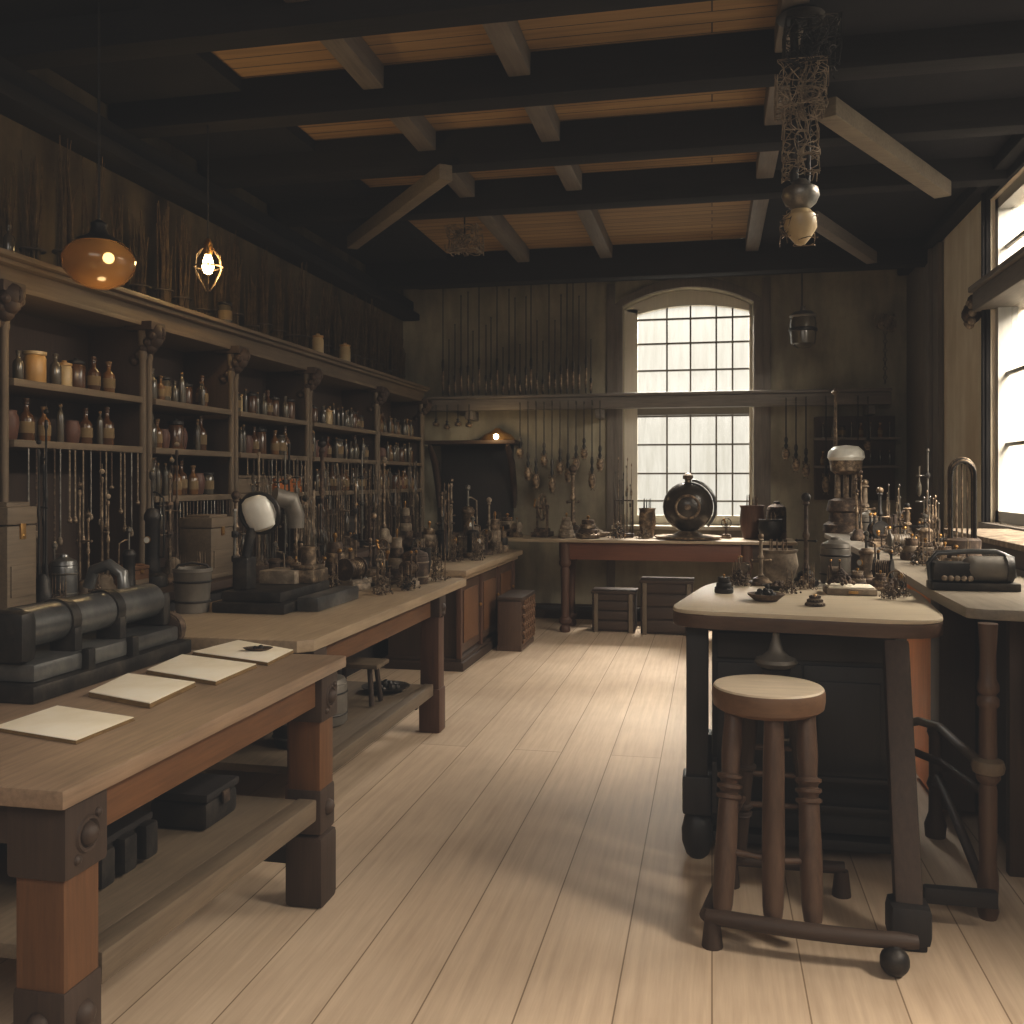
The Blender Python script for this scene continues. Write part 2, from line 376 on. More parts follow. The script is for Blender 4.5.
# right windows
for n, (a, b) in enumerate(RW):
    win = thing('window_%d' % (n + 2), 'tall mullioned window in the right wall above the bench' if n == 0 else 'tall window in the right wall closest to the viewer', 'window', (0, 0, 0), kind='structure')
    gx = XR + .09
    fr = MB().bx(XR + .03, XR + .16, a, a + .07, RZ0, RZ1).bx(XR + .03, XR + .16, b - .07, b, RZ0, RZ1).bx(XR + .03, XR + .16, a, b, RZ0, RZ0 + .08).bx(XR + .03, XR + .16, a, b, RZ1 - .08, RZ1)
    fr.build('window_frame', wood('painted_sash%d' % n, srgb(172, 170, 164), 'z', .5, .15), win)
    cs = MB().bx(XR - .03, XR - .001, b + .003, b + .12, RZ0 - .1, RZ1 + .1, .006).bx(XR - .05, XR - .03, b + .02, b + .06, RZ0 - .1, RZ1 + .1, .006).bx(XR - .03, XR - .001, a - .12, a - .003, RZ0 - .1, RZ1 + .1, .006).bx(XR - .03, XR - .001, a, b, RZ1 + .003, RZ1 + .1, .006)
    cs.build('casing', W('beam', 'z'), win)
    MB().bx(XR - .06, XR + .08, a - .1, b + .1, RZ0 - .05, RZ0 - .003, .01).build('window_sill', W('grey', 'y'), win)
    MB().bx(XR - .1, XR + .24, a - .1, b + .1, 2.72, 2.86, .015).bx(XR - .13, XR - .02, a - .1, b + .1, 2.86, 2.9, .01).build('transom', W('grey', 'y'), win)
    mu = MB()
    for k in range(1, 5):
        y = a + (b - a) * k / 5; mu.bx(gx - .02, gx + .02, y - .02, y + .02, RZ0, RZ1)
    for z in (1.75, 2.25, 3.15): mu.bx(gx - .012, gx + .012, a, b, z - .012, z + .012)
    mu.build('mullion', mul_w, win)
    MB().bx(gx + .022, gx + .026, a, b, RZ0, RZ1).build('pane', glass_m, win)

# ---- ceiling beams, joists and braces: timbers one could count
ordn = ['first', 'second', 'third', 'fourth', 'fifth']
for i, y in enumerate(BY):
    o = MB().bx(XL + .01, XR - .01, y, y + .16, 3.5 if i < 4 else 3.42, ZC - .003, .012).build('ceiling_beam', W('beam', 'x'))
    tag(o, ['dark cross beam at the very top of the view, closest of the five overhead', 'dark cross beam, second of the five overhead counting from the viewer',
            'dark cross beam, middle one of the five overhead', 'dark cross beam, fourth overhead counting from the viewer',
            'dark cross beam overhead closest to the arched window'][i], 'beam', 'dark beams across the ceiling', kind='thing')
gaps = [(2.6, BY[0])] + [(BY[i] + .16, BY[i + 1]) for i in range(4)] + [(BY[4] + .16, YB - .33)]
jn = 0
for gi, (a, b) in enumerate(gaps[:]):
    for ji, (x, nm) in enumerate(((-1.78, 'left'), (-.98, 'middle'), (.36, 'right'))):
        o = MB().bx(x - .06, x + .06, a + .003, b - .003, 3.6, ZC - .003, .01).build('ceiling_joist', W('grey' if gi < 4 else 'beam' if gi == 5 else 'grey', 'y'))
        where = ['short of the first beam', 'between the first and second beams', 'between the second and third beams', 'between the third and fourth beams', 'between the fourth and fifth beams', 'between the fifth beam and back wall'][gi]
        tag(o, 'grey joist %s, %s of the three joist lines' % (where, nm), 'joist', 'grey joists between the ceiling beams', kind='thing')
def brace(p, q, w, label, mat):
    p, q = Vector(p), Vector(q); d = q - p
    R = d.to_track_quat('X', 'Z').to_matrix().to_4x4()
    o = MB().box((0, 0, 0), (d.length, w, .1), .008).move(Matrix.Translation((p + q) / 2) @ R).build('ceiling_brace', mat)
    return tag(o, label, 'brace', 'diagonal braces under the ceiling beams', kind='thing')
bz = 3.44
tan_ = wood('bare_brace_wood', srgb(112, 101, 86), 'x', .8)
brace(at(826, 108, bz), at(943, 190, bz), .11, 'pale diagonal brace under the dark ceiling on the right, the thicker one', tan_)
brace(at(812, 218, bz), at(872, 258, bz), .09, 'thin dim diagonal brace on the right, deeper into the room', W('grey', 'x'))
brace(at(446, 172, bz), at(352, 243, bz), .09, 'diagonal brace on the left, running from beam to left wall', tan_)

# ------------------------------------------------------------------ light
w = bpy.data.worlds.new('sky'); bpy.context.scene.world = w; w.use_nodes = True
w.node_tree.nodes['Background'].inputs[0].default_value = (.64, .61, .53, 1); w.node_tree.nodes['Background'].inputs[1].default_value = 1.0
def area(name, loc, rot, size, power, col):
    l = bpy.data.lights.new(name, 'AREA'); l.shape = 'RECTANGLE'; l.size, l.size_y = size; l.energy = power; l.color = col
    o = bpy.data.objects.new(name, l); C.objects.link(o); o.location = loc; o.rotation_euler = rot; return o
def point(name, loc, power, col, r=.03):
    l = bpy.data.lights.new(name, 'POINT'); l.energy = power; l.color = col; l.shadow_soft_size = r
    o = bpy.data.objects.new(name, l); C.objects.link(o); o.location = loc; return o
area('window_light_bench', (XR + 1.7, 5.6, 4.5), (0, math.radians(50), 0), (2.0, 3.4), 1050, (1, .915, .80))
area('window_light_near', (XR + 1.7, 2.1, 4.5), (0, math.radians(50), 0), (2.0, 1.8), 1050, (1, .915, .80))
area('window_light_back', (-.25, YB + 1.8, 4.9), (math.radians(-50), 0, 0), (1.6, 2.0), 1700, (1, .94, .84))
area('fill_behind', (-.4, -1.2, 3.4), (math.radians(28), 0, 0), (3.5, 2), 62, (1, .92, .82))  # soft fill lamp added behind the viewer, no roof opening there
sc = bpy.context.scene
sc.view_settings.view_transform = 'Standard'; sc.view_settings.look = 'None'; sc.view_settings.exposure = .42
sc.cycles.max_bounces = 6; sc.cycles.diffuse_bounces = 4; sc.cycles.transparent_max_bounces = 12
sc.cycles.sample_clamp_indirect = 4

vs_ = sc.view_settings; vs_.use_curve_mapping = True
cmn = vs_.curve_mapping; cv = cmn.curves[3]
cv.points[0].location = (0, .008); cmn.update()
# ------------------------------------------------------------------ shelving along the left wall
SX, SXF = XL + .003, -3.0
posts = [3.58, 4.67, 5.64, 6.81, 8.34, 9.72]
P0 = 2.55
su = thing('shelving_unit', 'long dark wooden shelving with heavy cornice and paired posts along left wall', 'shelves', (0, 0, 0), kind='thing')
wy, wz = W('shelf', 'y'), W('shelf', 'z')
def obj(name, mb, mat, parent, ang=40): return mb.build(name, mat, parent, None, ang)
obj('cornice', MB().bx(SX, -3.03, P0, 9.8, 2.345, 2.44, .006).bx(SX, -2.985, P0, 9.8, 2.44, 2.462, .006).bx(SX, -2.955, P0, 9.8, 2.464, 2.49, .008).bx(SX, -3.01, P0, 9.8, 2.335, 2.36, .006), wy, su)
obj('back_panel', MB().bx(SX, SX + .02, P0, 9.75, .95, 2.335), W('dark', 'z'), su)
def acanthus():
    mb = MB()
    mb.bx(-.12, .05, -.07, .07, -.02, .03, .01)
    for i in range(5):
        a = i / 4; r = .055 - .025 * a
        mb.ball((.03 - .13 * a * a, 0, -.03 - .14 * a), r, 10)
        for sgn in (-1, 1): mb.ball((.035 - .12 * a, sgn * .04 * (1 - .5 * a), -.05 - .13 * a), .026, 8)
    mb.ring((.05, 0, -.03), .03, .012, 'y', 14, 6)
    return mb
first = None
for i, y in enumerate([P0] + posts):
    for k, d in enumerate((-.028, .028)):
        obj('post', MB().lathe([(.03, 0), (.03, .04), (.02, .05), (.019, 1.2), (.024, 1.22), (.024, 1.25), (.02, 1.27), (.027, 1.36), (.027, 1.385)], 12, (-3.03, y + d, .95)), wz, su)
    if first is None: first = obj('corbel', acanthus(), W('dark', 'z'), su); first.location = (-3.0, y, 2.33)
    else:
        c = first.copy(); C.objects.link(c); c.location = (-3.0, y, 2.33)
    if y > P0: obj('upright', MB().bx(SX + .02, -3.05, y - .012, y + .012, .952, 2.334, .003), W('dark', 'z'), su)
LV = [1.95, 1.68, 1.41]
allp = [P0] + posts
for i in range(len(allp) - 1):
    for z in (LV if i != 1 else LV[:2]):
        obj('shelf_board', MB().bx(SX + .02, -3.005 + (.0), allp[i] + .06, allp[i + 1] - .06, z - .034, z, .006), wy, su)
cb = obj('base_cabinet', MB().bx(SX, -2.68, P0, 9.75, .06, .9, .01).bx(SX, -2.72, P0, 9.75, 0, .06), W('black', 'z'), su)
obj('counter_top', MB().bx(SX, -2.62, P0, 9.75, .902, .95, .01), W('dark', 'y'), su)

# ------------------------------------------------------------------ workbenches
def quad_leg(mb, x0, x1, y0, y1, zt):
    return mb
T1Z = .86
t1 = thing('workbench', 'heavy brown workbench closest to the viewer, with notebooks and low shelf', 'workbench', (0, 0, 0))
X0, X1, Y0, Y1 = -2.52, -1.305, 1.72, 3.27
obj('bench_top', MB().bx(X0, X1, Y0, Y1, T1Z - .042, T1Z, .008), W('top', 'y'), t1)
def heavy_leg(x, y, s, zt, parent, mat, ornate=True):
    h = s / 2
    l = obj('leg', MB().bx(x - h, x + h, y - h, y + h, .40, zt - .16, .006), mat, parent)
    obj('foot_block', MB().bx(x - h - .006, x + h + .006, y - h - .006, y + h + .006, .255, .415, .014).bx(x - h - .012, x + h + .012, y - h - .012, y + h + .012, .0, .25, .02).ball((x + h, y, .34), .03, 10).ball((x, y - h, .34), .03, 10), W('dark', 'z'), l)
    k = MB().bx(x - h - .014, x + h + .014, y - h - .014, y + h + .014, zt - .165, zt, .012)
    if ornate:
        k.ball((x + h + .012, y, zt - .085), .026, 12).ring((x + h + .014, y, zt - .085), .035, .006, 'x', 16, 6)
        k.ball((x + h + .012, y + .035, zt - .05), .012, 8).ball((x + h + .012, y - .035, zt - .13), .012, 8)
    obj('corner_block', k, W('dark', 'z'), l)
    return l
for x, y in ((-1.40, 1.83), (-1.40, 3.17), (-2.44, 1.83), (-2.44, 3.17)): heavy_leg(x, y, .118, T1Z - .043, t1, W('oak', 'z'))
obj('apron', MB().bx(-1.385, -1.35, 1.905, 3.095, T1Z - .15, T1Z - .043, .005), W('oak', 'y'), t1)
obj('apron', MB().bx(-2.49, -2.45, 1.905, 3.095, T1Z - .15, T1Z - .043, .005), W('oak', 'y'), t1)
obj('end_apron', MB().bx(-2.365, -1.46, 1.79, 1.83, T1Z - .15, T1Z - .043, .005), W('dark', 'x'), t1)
obj('end_apron', MB().bx(-2.365, -1.46, 3.16, 3.2, T1Z - .15, T1Z - .043, .005), W('dark', 'x'), t1)
# the low shelf sags a little towards the far end
sh = MB().bx(-2.4, -1.42, 1.905, 3.095, .335, .37, .006).bx(-1.415, -1.345, 1.905, 3.095, .30, .375, .008)
obj('low_shelf', sh.move(Matrix.Translation((0, 1.9, .40)) @ Matrix.Rotation(math.radians(-2.2), 4, 'X') @ Matrix.Translation((0, -1.9, -.34))), W('shelf', 'y'), t1)
obj('stretcher', MB().bx(-2.46, -2.42, 1.9, 3.1, .48, .55, .008), W('black', 'y'), t1)
obj('stretcher', MB().bx(-2.37, -1.455, 3.15, 3.19, .13, .19, .008), W('black', 'x'), t1)

T2Z = .86
t2 = thing('workbench', 'second workbench on the left with pale worn top, open shelf below', 'workbench', (0, 0, 0))
X0, X1, Y0, Y1 = -2.58, -1.565, 3.52, 6.02
obj('bench_top', MB().prism([(X0, Y0), (X1 - .05, Y0), (X1, Y0 + .05), (X1, Y1 - .03), (X1 - .03, Y1), (X0, Y1)], T2Z - .05, T2Z, .008), wood('pale_bench_top', srgb(158, 138, 114), 'y', .45, .35, worn=.4), t2)
def plain_leg(x, y, s, zt, parent, mat):
    h = s / 2
    l = obj('leg', MB().bx(x - h, x + h, y - h, y + h, .26, zt - .12, .006).bx(x - h - .008, x + h + .008, y - h - .008, y + h + .008, 0, .262, .014), mat, parent)
    obj('corner_block', MB().bx(x - h - .01, x + h + .01, y - h - .01, y + h + .01, zt - .122, zt, .012).ball((x + h, y, zt - .07), .03, 10).ball((x + h, y, zt - .11), .02, 8), W('dark', 'z'), l)
for x, y in ((-1.64, 3.66), (-1.64, 5.47), (-2.5, 3.66), (-2.5, 5.47)): plain_leg(x, y, .115, T2Z - .051, t2, W('red', 'z'))
obj('apron', MB().bx(-1.665, -1.625, 3.74, 5.39, T2Z - .17, T2Z - .051, .006), W('oak', 'y'), t2)
obj('apron', MB().bx(-2.54, -2.5, 3.74, 5.39, T2Z - .17, T2Z - .051, .006), W('oak', 'y'), t2)
obj('end_apron', MB().bx(-2.42, -1.74, 3.63, 3.67, T2Z - .17, T2Z - .051, .006), W('dark', 'x'), t2)
obj('low_shelf', MB().bx(-2.45, -1.67, 3.73, 5.40, .255, .29, .006).bx(-1.668, -1.61, 3.73, 5.40, .225, .295, .008), W('shelf', 'y'), t2)
obj('stretcher', MB().bx(-2.42, -1.73, 5.45, 5.49, .12, .16, .006), W('dark', 'x'), t2)

c3 = thing('cabinet', 'low panelled wooden cabinet standing against left side beyond second bench', 'cabinet', (0, 0, 0))
X0, X1, Y0, Y1 = -2.58, -1.86, 7.12, 9.36
T3Z = .80
obj('cabinet_top', MB().bx(X0, X1, Y0, Y1, T3Z - .05, T3Z, .012).bx(X0, X1 - .04, Y0 + .04, Y1 - .04, T3Z - .09, T3Z - .052, .01), wood('cabinet_top_wood', srgb(150, 130, 106), 'y', .45, .3, worn=.4), c3)
obj('carcass', MB().bx(X0 + .05, X1 - .1, Y0 + .1, Y1 - .1, .1, T3Z - .092), W('dark', 'z'), c3)
obj('plinth', MB().bx(X0 + .03, X1 - .04, Y0 + .06, Y1 - .06, 0, .07, .01).bx(X0 + .03, X1 - .06, Y0 + .08, Y1 - .08, .07, .1, .01), W('dark', 'y'), c3)
for k in range(3):
    a = Y0 + .12 + k * .68; b = a + .62
    d = obj('door', MB().bx(X1 - .098, X1 - .08, a, b, .13, T3Z - .11, .004), W('stool', 'z'), c3)
    obj('door_panel', MB().bx(X1 - .079, X1 - .07, a + .08, b - .08, .2, T3Z - .18, .004), W('oak', 'z'), d)
    obj('knob', MB().ball((X1 - .06, b - .04, .45), .016, 10), M['brass'], d)
for k in range(4):
    y = Y0 + .1 + k * .68 - .01
    obj('stile', MB().bx(X1 - .1, X1 - .06, y - .025, y + .025, .1, T3Z - .092, .006), W('red', 'z'), c3)

# wicker crate beside the cabinet
wc = thing('wicker_crate', 'small wooden crate with woven wicker front on the floor beside the cabinet', 'crate', (-1.73, 8.42, 0))
obj('crate_body', MB().bx(-.115, .1, -.28, .28, .0, .44, .01).bx(-.12, .105, -.29, .29, 0, .04, .006), W('stool', 'z'), wc)
obj('lid', MB().bx(-.12, .112, -.295, .295, .442, .475, .01), W('dark', 'y'), wc)
mb = MB()
for i in range(6):
    for j in range(5):
        mb.box((.112, -.22 + i * .088, .08 + j * .075), (.02, .07, .03), .008); mb.box((.114, -.175 + i * .088, .115 + j * .075), (.016, .025, .05), .006)
obj('wicker_front', mb, M['wicker'], wc)

# back table
bt = thing('back_table', 'long table with turned legs below the arched window', 'table', (0, 0, 0))
TBZ = .92
obj('table_top', MB().bx(-2.3, .78, 9.2, 9.8, TBZ - .03, TBZ, .006), wood('back_top_wood', srgb(150, 132, 110), 'x', .45, .3), bt)
obj('apron', MB().bx(-1.37, .27, 9.25, 9.28, TBZ - .2, TBZ - .031, .004), wood('reddish_apron', srgb(96, 58, 42), 'x', .5, .3), bt)
obj('side_apron', MB().bx(.34, .74, 9.27, 9.3, TBZ - .2, TBZ - .031, .004), W('dark', 'x'), bt)
def turned_leg(h, r):
    p = [(r * .8, 0), (r * 1.0, .02), (r * .9, .05), (r * .6, .07), (r * 1.15, .1), (r * 1.15, .13), (r * .75, .15), (r * .72, h * .45), (r * .85, h * .68), (r * .7, h * .72), (r * 1.1, h * .75), (r * 1.1, h * .78), (r * .95, h * .8), (r * 1.1, h * .86), (r * 1.1, h)]
    return p
for x, y in ((-1.42, 9.29), (.32, 9.29), (-1.42, 9.72), (.72, 9.72), (-2.2, 9.72)):
    obj('leg', MB().lathe(turned_leg(TBZ - .031, .055), 16, (x, y, 0)), W('red', 'z'), bt)
obj('stretcher', MB().bx(-2.15, .67, 9.7, 9.74, .16, .2, .005), W('black', 'x'), bt)

# ------------------------------------------------------------------ centre table
CZ = 1.0
ct = thing('laboratory_table', 'tall dark table with rounded pale top and panelled cupboard, behind the stool', 'table', (0, 0, 0))
fl, fr_ = at(672, 603, CZ), at(932, 607, CZ)
bl, br_ = at(738, 578, CZ), at(905, 578, CZ)
def rounded(pts, rs, n=6):
    out = []; k = len(pts)
    for i in range(k):
        p, a, b = Vector(pts[i]), Vector(pts[i - 1]), Vector(pts[(i + 1) % k])
        da, db = (a - p).normalized(), (b - p).normalized(); r = rs[i]
        s, e = p + da * r, p + db * r
        for t in range(n + 1):
            t = t / n; out.append(((1 - t) ** 2 * s + 2 * t * (1 - t) * p + t * t * e)[:])
    return out
tp = rounded([(-.17, 3.72), (.82, 3.58), (.9, 4.5), (.86, 4.96), (.12, 4.9), (-.02, 4.7)], [.14, .2, .15, .3, .2, .2])
obj('table_top', MB().prism(tp, CZ - .016, CZ, .006), wood('pale_round_top', srgb(186, 172, 150), 'x', .4, .22, worn=.3), ct)
obj('edge_band', MB().prism(tp, CZ - .068, CZ - .0165, .008), W('stool', 'x'), ct)
obj('under_moulding', MB().bx(-.02, .74, 3.86, 4.6, CZ - .1, CZ - .066, .01), W('black', 'x'), ct)
dk = wood('near_black_wood', srgb(36, 34, 34), 'z', .5, .3)
obj('cupboard', MB().bx(.0, .70, 3.92, 4.55, .18, CZ - .1, .006), dk, ct)
obj('drawer_front', MB().bx(.02, .69, 3.895, 3.918, .79, .89, .005), dk, ct)
for k, (a, b) in enumerate(((.02, .345), (.355, .69))):
    d = obj('door', MB().bx(a, b, 3.9, 3.918, .3, .77, .004), dk, ct)
    obj('door_panel', MB().bx(a + .05, b - .05, 3.888, 3.9, .36, .71, .006), dk, d)
    if k: obj('handle', MB().bx(.20, .30, 3.868, 3.882, .475, .485, .003).bx(.21, .22, 3.88, 3.9, .475, .485).bx(.28, .29, 3.88, 3.9, .475, .485), M['steel'], d)
obj('base_moulding', MB().bx(-.02, .72, 3.88, 4.58, .12, .2, .012).bx(0, .7, 3.86, 4.6, .2, .225, .008).bx(0, .7, 3.87, 4.6, .06, .1, .008), dk, ct)
for y in (3.86, 4.5):
    l = obj('leg', MB().bx(-.10, -.015, y - .045, y + .045, .33, CZ - .066, .008).bx(-.115, .0, y - .06, y + .06, .18, .335, .014), dk, ct)
    obj('ball_foot', MB().lathe([(.03, .18), (.05, .16), (.062, .11), (.06, .06), (.045, .015), (.03, 0)], 16, (-.0575, y, 0)), dk, l)
pT, pB = Vector((.65, 3.66, CZ - .066)), Vector((.62, 3.26, .1))
d = (pB - pT); R = d.to_track_quat('Z', 'Y').to_matrix().to_4x4()
l = obj('slanting_leg', MB().box((0, 0, 0), (.085, .085, d.length - .05), .012).move(Matrix.Translation((pT + pB) / 2) @ R), W('dark', 'z'), ct)
obj('foot_block', MB().bx(.555, .685, 3.2, 3.33, .015, .145, .03).bx(.57, .67, 3.215, 3.315, 0, .03, .008), W('black', 'z'), l)
obj('leg', MB().bx(.70, .78, 4.62, 4.7, 0, CZ - .066, .008), W('dark', 'z'), ct)
obj('foot_rail', MB().bx(.02, .7, 3.80, 3.83, .345, .365, .005).bx(.02, .7, 3.80, 3.83, .235, .255, .005).bx(.0, .02, 3.79, 3.87, .2, .4, .005).bx(.7, .72, 3.79, 3.87, .06, .4, .005), W('black', 'x'), ct)

# bell-shaped lamp shade under the table edge
bl_ = thing('bell_valve', 'grey bell-shaped fitting hanging under the round table edge above the stool', 'fitting', (.235, 3.70, CZ - .071))
obj('stem', MB().lathe([(.022, -.05), (.014, -.02), (.014, -.002)], 12), M['zinc'], bl_)
obj('bell', MB().lathe([(.022, -.05), (.028, -.07), (.05, -.09), (.074, -.1), (.08, -.112), (.07, -.126), (.05, -.135), (.0, -.137)], 20), M['zinc'], bl_)
obj('collar', MB().lathe([(.055, -.137), (.05, -.16), (.03, -.175), (0, -.177)], 16), M['iron'], bl_)

# ------------------------------------------------------------------ stool
stx, sty = at(768, 686, .795)[:2]
st = thing('stool', 'round wooden stool with turned legs on a low wheeled rail in front of table', 'stool', (stx, sty, 0))
SZ = .80
obj('seat', MB().lathe([(.0, SZ - .088), (.15, SZ - .088), (.168, SZ - .082), (.184, SZ - .07), (.188, SZ - .045), (.188, SZ - .02), (.184, SZ - .008), (0, SZ - .008)], 40), wood('stool_rim_wood', srgb(104, 78, 58), 'x', .5, .3), st)
obj('seat_top', MB().lathe([(.184, SZ - .0078), (.18, SZ - .002), (.168, SZ), (0, SZ)], 40), wood('stool_seat_wood', srgb(200, 184, 162), 'x', .38, .3), st)
def loc(x, y, z): return (x - stx, y - sty, z)
ends = [at(722, 914, .1), at(773, 919, .1), at(813, 922, .1)]
tops = [(-.115, -.06), (.012, -.12), (.12, -.05)]
legw = W('stool', 'z')
def turned_tube(p, q, r, rings):
    p, q = Vector(p), Vector(q); L = (q - p).length
    prof = [(r * .85, 0)]
    prof += [(r, L * .06), (r * 1.12, L * .3)]
    for f in rings: prof += [(r * 1.0, L * (f - .022)), (r * 1.3, L * (f - .012)), (r * 1.3, L * (f + .004)), (r * .9, L * (f + .012))]
    prof += [(r * 1.05, L * .8), (r * .95, L)]
    prof.sort(key=lambda a: a[1])
    return MB().lathe(prof, 14, p, (q - p).to_track_quat('Z', 'Y').to_matrix().to_4x4())
for i, (e, t) in enumerate(zip(ends, tops)):
    obj('leg', turned_tube((e[0] - stx, e[1] - sty, .1), (t[0], t[1], SZ - .088), .033, (.58, .63, .68) if i != 1 else ()), legw, st)
obj('leg', turned_tube((-.09, .2, .125), (-.05, .11, SZ - .088), .026, (.3, .35, .6)), W('dark', 'z'), st)
obj('leg', turned_tube((.17, .22, .125), (.09, .11, SZ - .088), .026, (.3, .35)), W('dark', 'z'), st)
def lp(i, f):
    e, t = ends[i], tops[i]; a = Vector((e[0] - stx, e[1] - sty, .122)); b = Vector((t[0], t[1], SZ - .088)); return a.lerp(b, f)
def bp(i, f): return (Vector((-.09, .2, .125)).lerp(Vector((-.05, .11, SZ - .088)), f) if i == 0 else Vector((.17, .22, .125)).lerp(Vector((.09, .11, SZ - .088)), f))
rg = W('stool', 'x')
for a, b in ((lp(0, .28), lp(1, .27)), (lp(1, .26), lp(2, .26)), (bp(0, .35), bp(1, .35)), (bp(0, .55), bp(1, .55)), (lp(0, .4), bp(0, .4)), (lp(2, .42), bp(1, .42)), (bp(0, .72), bp(1, .72))):
    obj('rung', MB().cyl(a, b, .0105, n=10), rg, st)
mb = MB(); pts = []
for k in range(13):
    f = k / 12; u = 706 + f * 212; v = 913 + 27 * f + 6 * math.sin(f * PI) * .5
    x, y, z = at(u, v, .105); pts.append(loc(x, y, .098))
obj('front_rail', mb.tube(pts, [.026 if 0 < k < 12 else .02 for k in range(13)], 10), W('dark', 'x'), st)
e0 = Vector(pts[0]); e1 = Vector(pts[-1])
obj('side_rail', MB().cyl(e0, (-.12, .24, .1), .022, n=10), W('dark', 'y'), st)
obj('rear_rail', MB().cyl((-.14, .235, .1), (.28, .24, .1), .022, n=10), W('dark', 'x'), st)
obj('foot', MB().lathe([(.034, 0), (.03, .04), (.024, .09)], 12, (e0.x + .02, e0.y, 0)), W('dark', 'z'), st)
obj('foot', MB().lathe([(.034, 0), (.03, .04), (.024, .09)], 12, (-.12, .24, 0)), W('dark', 'z'), st)
obj('foot', MB().lathe([(.034, 0), (.03, .04), (.024, .09)], 12, (.27, .24, 0)), W('dark', 'z'), st)
obj('ball_caster', MB().ball((e1.x - .07, e1.y - .02, .044), .044, 18, 1.0).cyl((e1.x - .07, e1.y - .015, .07), (e1.x - .06, e1.y, .095), .02), M['iron'], st)

# ------------------------------------------------------------------ right bench
RBZ = 1.05
rb = thing('wall_bench', 'long dark bench under the tall right window, curved front edge', 'workbench', (0, 0, 0), kind='thing')
q = [at(880, 560, RBZ), at(905, 574, RBZ), at(925, 588, RBZ), at(945, 600, RBZ), at(965, 607, RBZ), at(985, 609, RBZ)]
poly = [(1.945, 8.4), (.93, 8.4), (.93, 6.2)] + [(max(.88, p[0]), p[1]) for p in q[1:]] + [(1.945, q[-1][1] - .12)]
obj('bench_top', MB().prism(poly, RBZ - .04, RBZ, .01), wood('right_top_wood', srgb(128, 118, 104), 'y', .5, .35, worn=.5), rb)
obj('carcass', MB().bx(1.12, 1.94, 3.95, 8.3, .08, RBZ - .041, .006), W('black', 'z'), rb)
pn = wood('bright_orange_wood', srgb(226, 136, 52), 'z', .5, .25)
obj('orange_panel', MB().bx(.98, 1.118, 4.62, 5.2, .06, RBZ - .041, .006), pn, rb)
obj('stile', MB().bx(.97, 1.118, 4.44, 4.61, .06, RBZ - .041, .006), W('dark', 'z'), rb)
obj('end_panel', MB().bx(1.15, 1.94, 3.86, 3.95, .5, RBZ - .07, .01).bx(1.25, 1.94, 3.84, 3.86, .56, .9, .006), wood('dull_red_panel', srgb(74, 46, 36), 'z', .6, .3), rb)
lx, ly = at(985, 905, 0)[:2]
lx, ly = .925, 3.52
obj('leg', MB().lathe([(.028, 0), (.036, .03), (.03, .06), (.034, .10), (.034, .14), (.028, .18), (.03, .3), (.03, .44), (.026, .46), (.04, .48), (.04, .50), (.028, .52), (.03, .57), (.028, .72), (.036, .73), (.036, .75), (.026, .765), (.036, .78), (.036, .8), (.028, .82), (.026, .9), (.032, RBZ - .041)], 16, (lx, ly, 0)), W('stool', 'z'), rb)
obj('leg_collar', MB().lathe([(.03, .49), (.05, .5), (.055, .52), (.05, .54), (.03, .55)], 18, (lx, ly, 0)), W('shelf', 'z'), rb)
obj('corner_post', MB().bx(1.1, 1.16, 3.9, 3.95, 0, RBZ - .041, .006), W('dark', 'z'), rb)

# turned foot-rail frame beside the centre table
fr2 = thing('foot_rest', 'low frame of turned rails between the round table and right bench', 'foot rest', (0, 0, 0))
x2, y2 = .92, 4.28
obj('post', MB().lathe([(.04, 0), (.045, .05), (.028, .1), (.026, .2), (.036, .22), (.026, .25), (.026, .42), (.034, .44), (.03, .47)], 14, (x2, y2, 0)), W('dark', 'z'), fr2)
obj('top_rail', MB().tube([(.78, 4.32, .45), (.86, 4.31, .475), (.93, 4.24, .47), (.94, 4.0, .47), (.93, 3.8, .49), (.925, 3.60, .5)], [.016, .018, .018, .018, .02, .02], 10), W('shelf', 'y'), fr2)
obj('mid_rail', MB().tube([(.80, 4.1, .4), (.88, 4.0, .39), (.92, 3.7, .40), (.925, 3.575, .41)], .015, 10), W('dark', 'y'), fr2)
obj('low_rail', MB().tube([(.92, 4.22, .27), (.925, 3.59, .09)], .018, 10), W('dark', 'y'), fr2)
obj('cross_rail', MB().bx(.70, .93, 3.41, 3.45, .075, .13, .008), W('black', 'x'), fr2)
# ------------------------------------------------------------------ small things
ONES = 'zeroth first second third fourth fifth sixth seventh eighth ninth tenth eleventh twelfth thirteenth fourteenth fifteenth sixteenth seventeenth eighteenth nineteenth'.split()
TENS = {20: 'twentieth', 30: 'thirtieth'}
def nth(n):
    if n < 20: return ONES[n]
    if n in TENS: return TENS[n]
    return {2: 'twenty', 3: 'thirty'}[n // 10] + '-' + ONES[n % 10]
R_ = random.Random(11)
U = R_.uniform

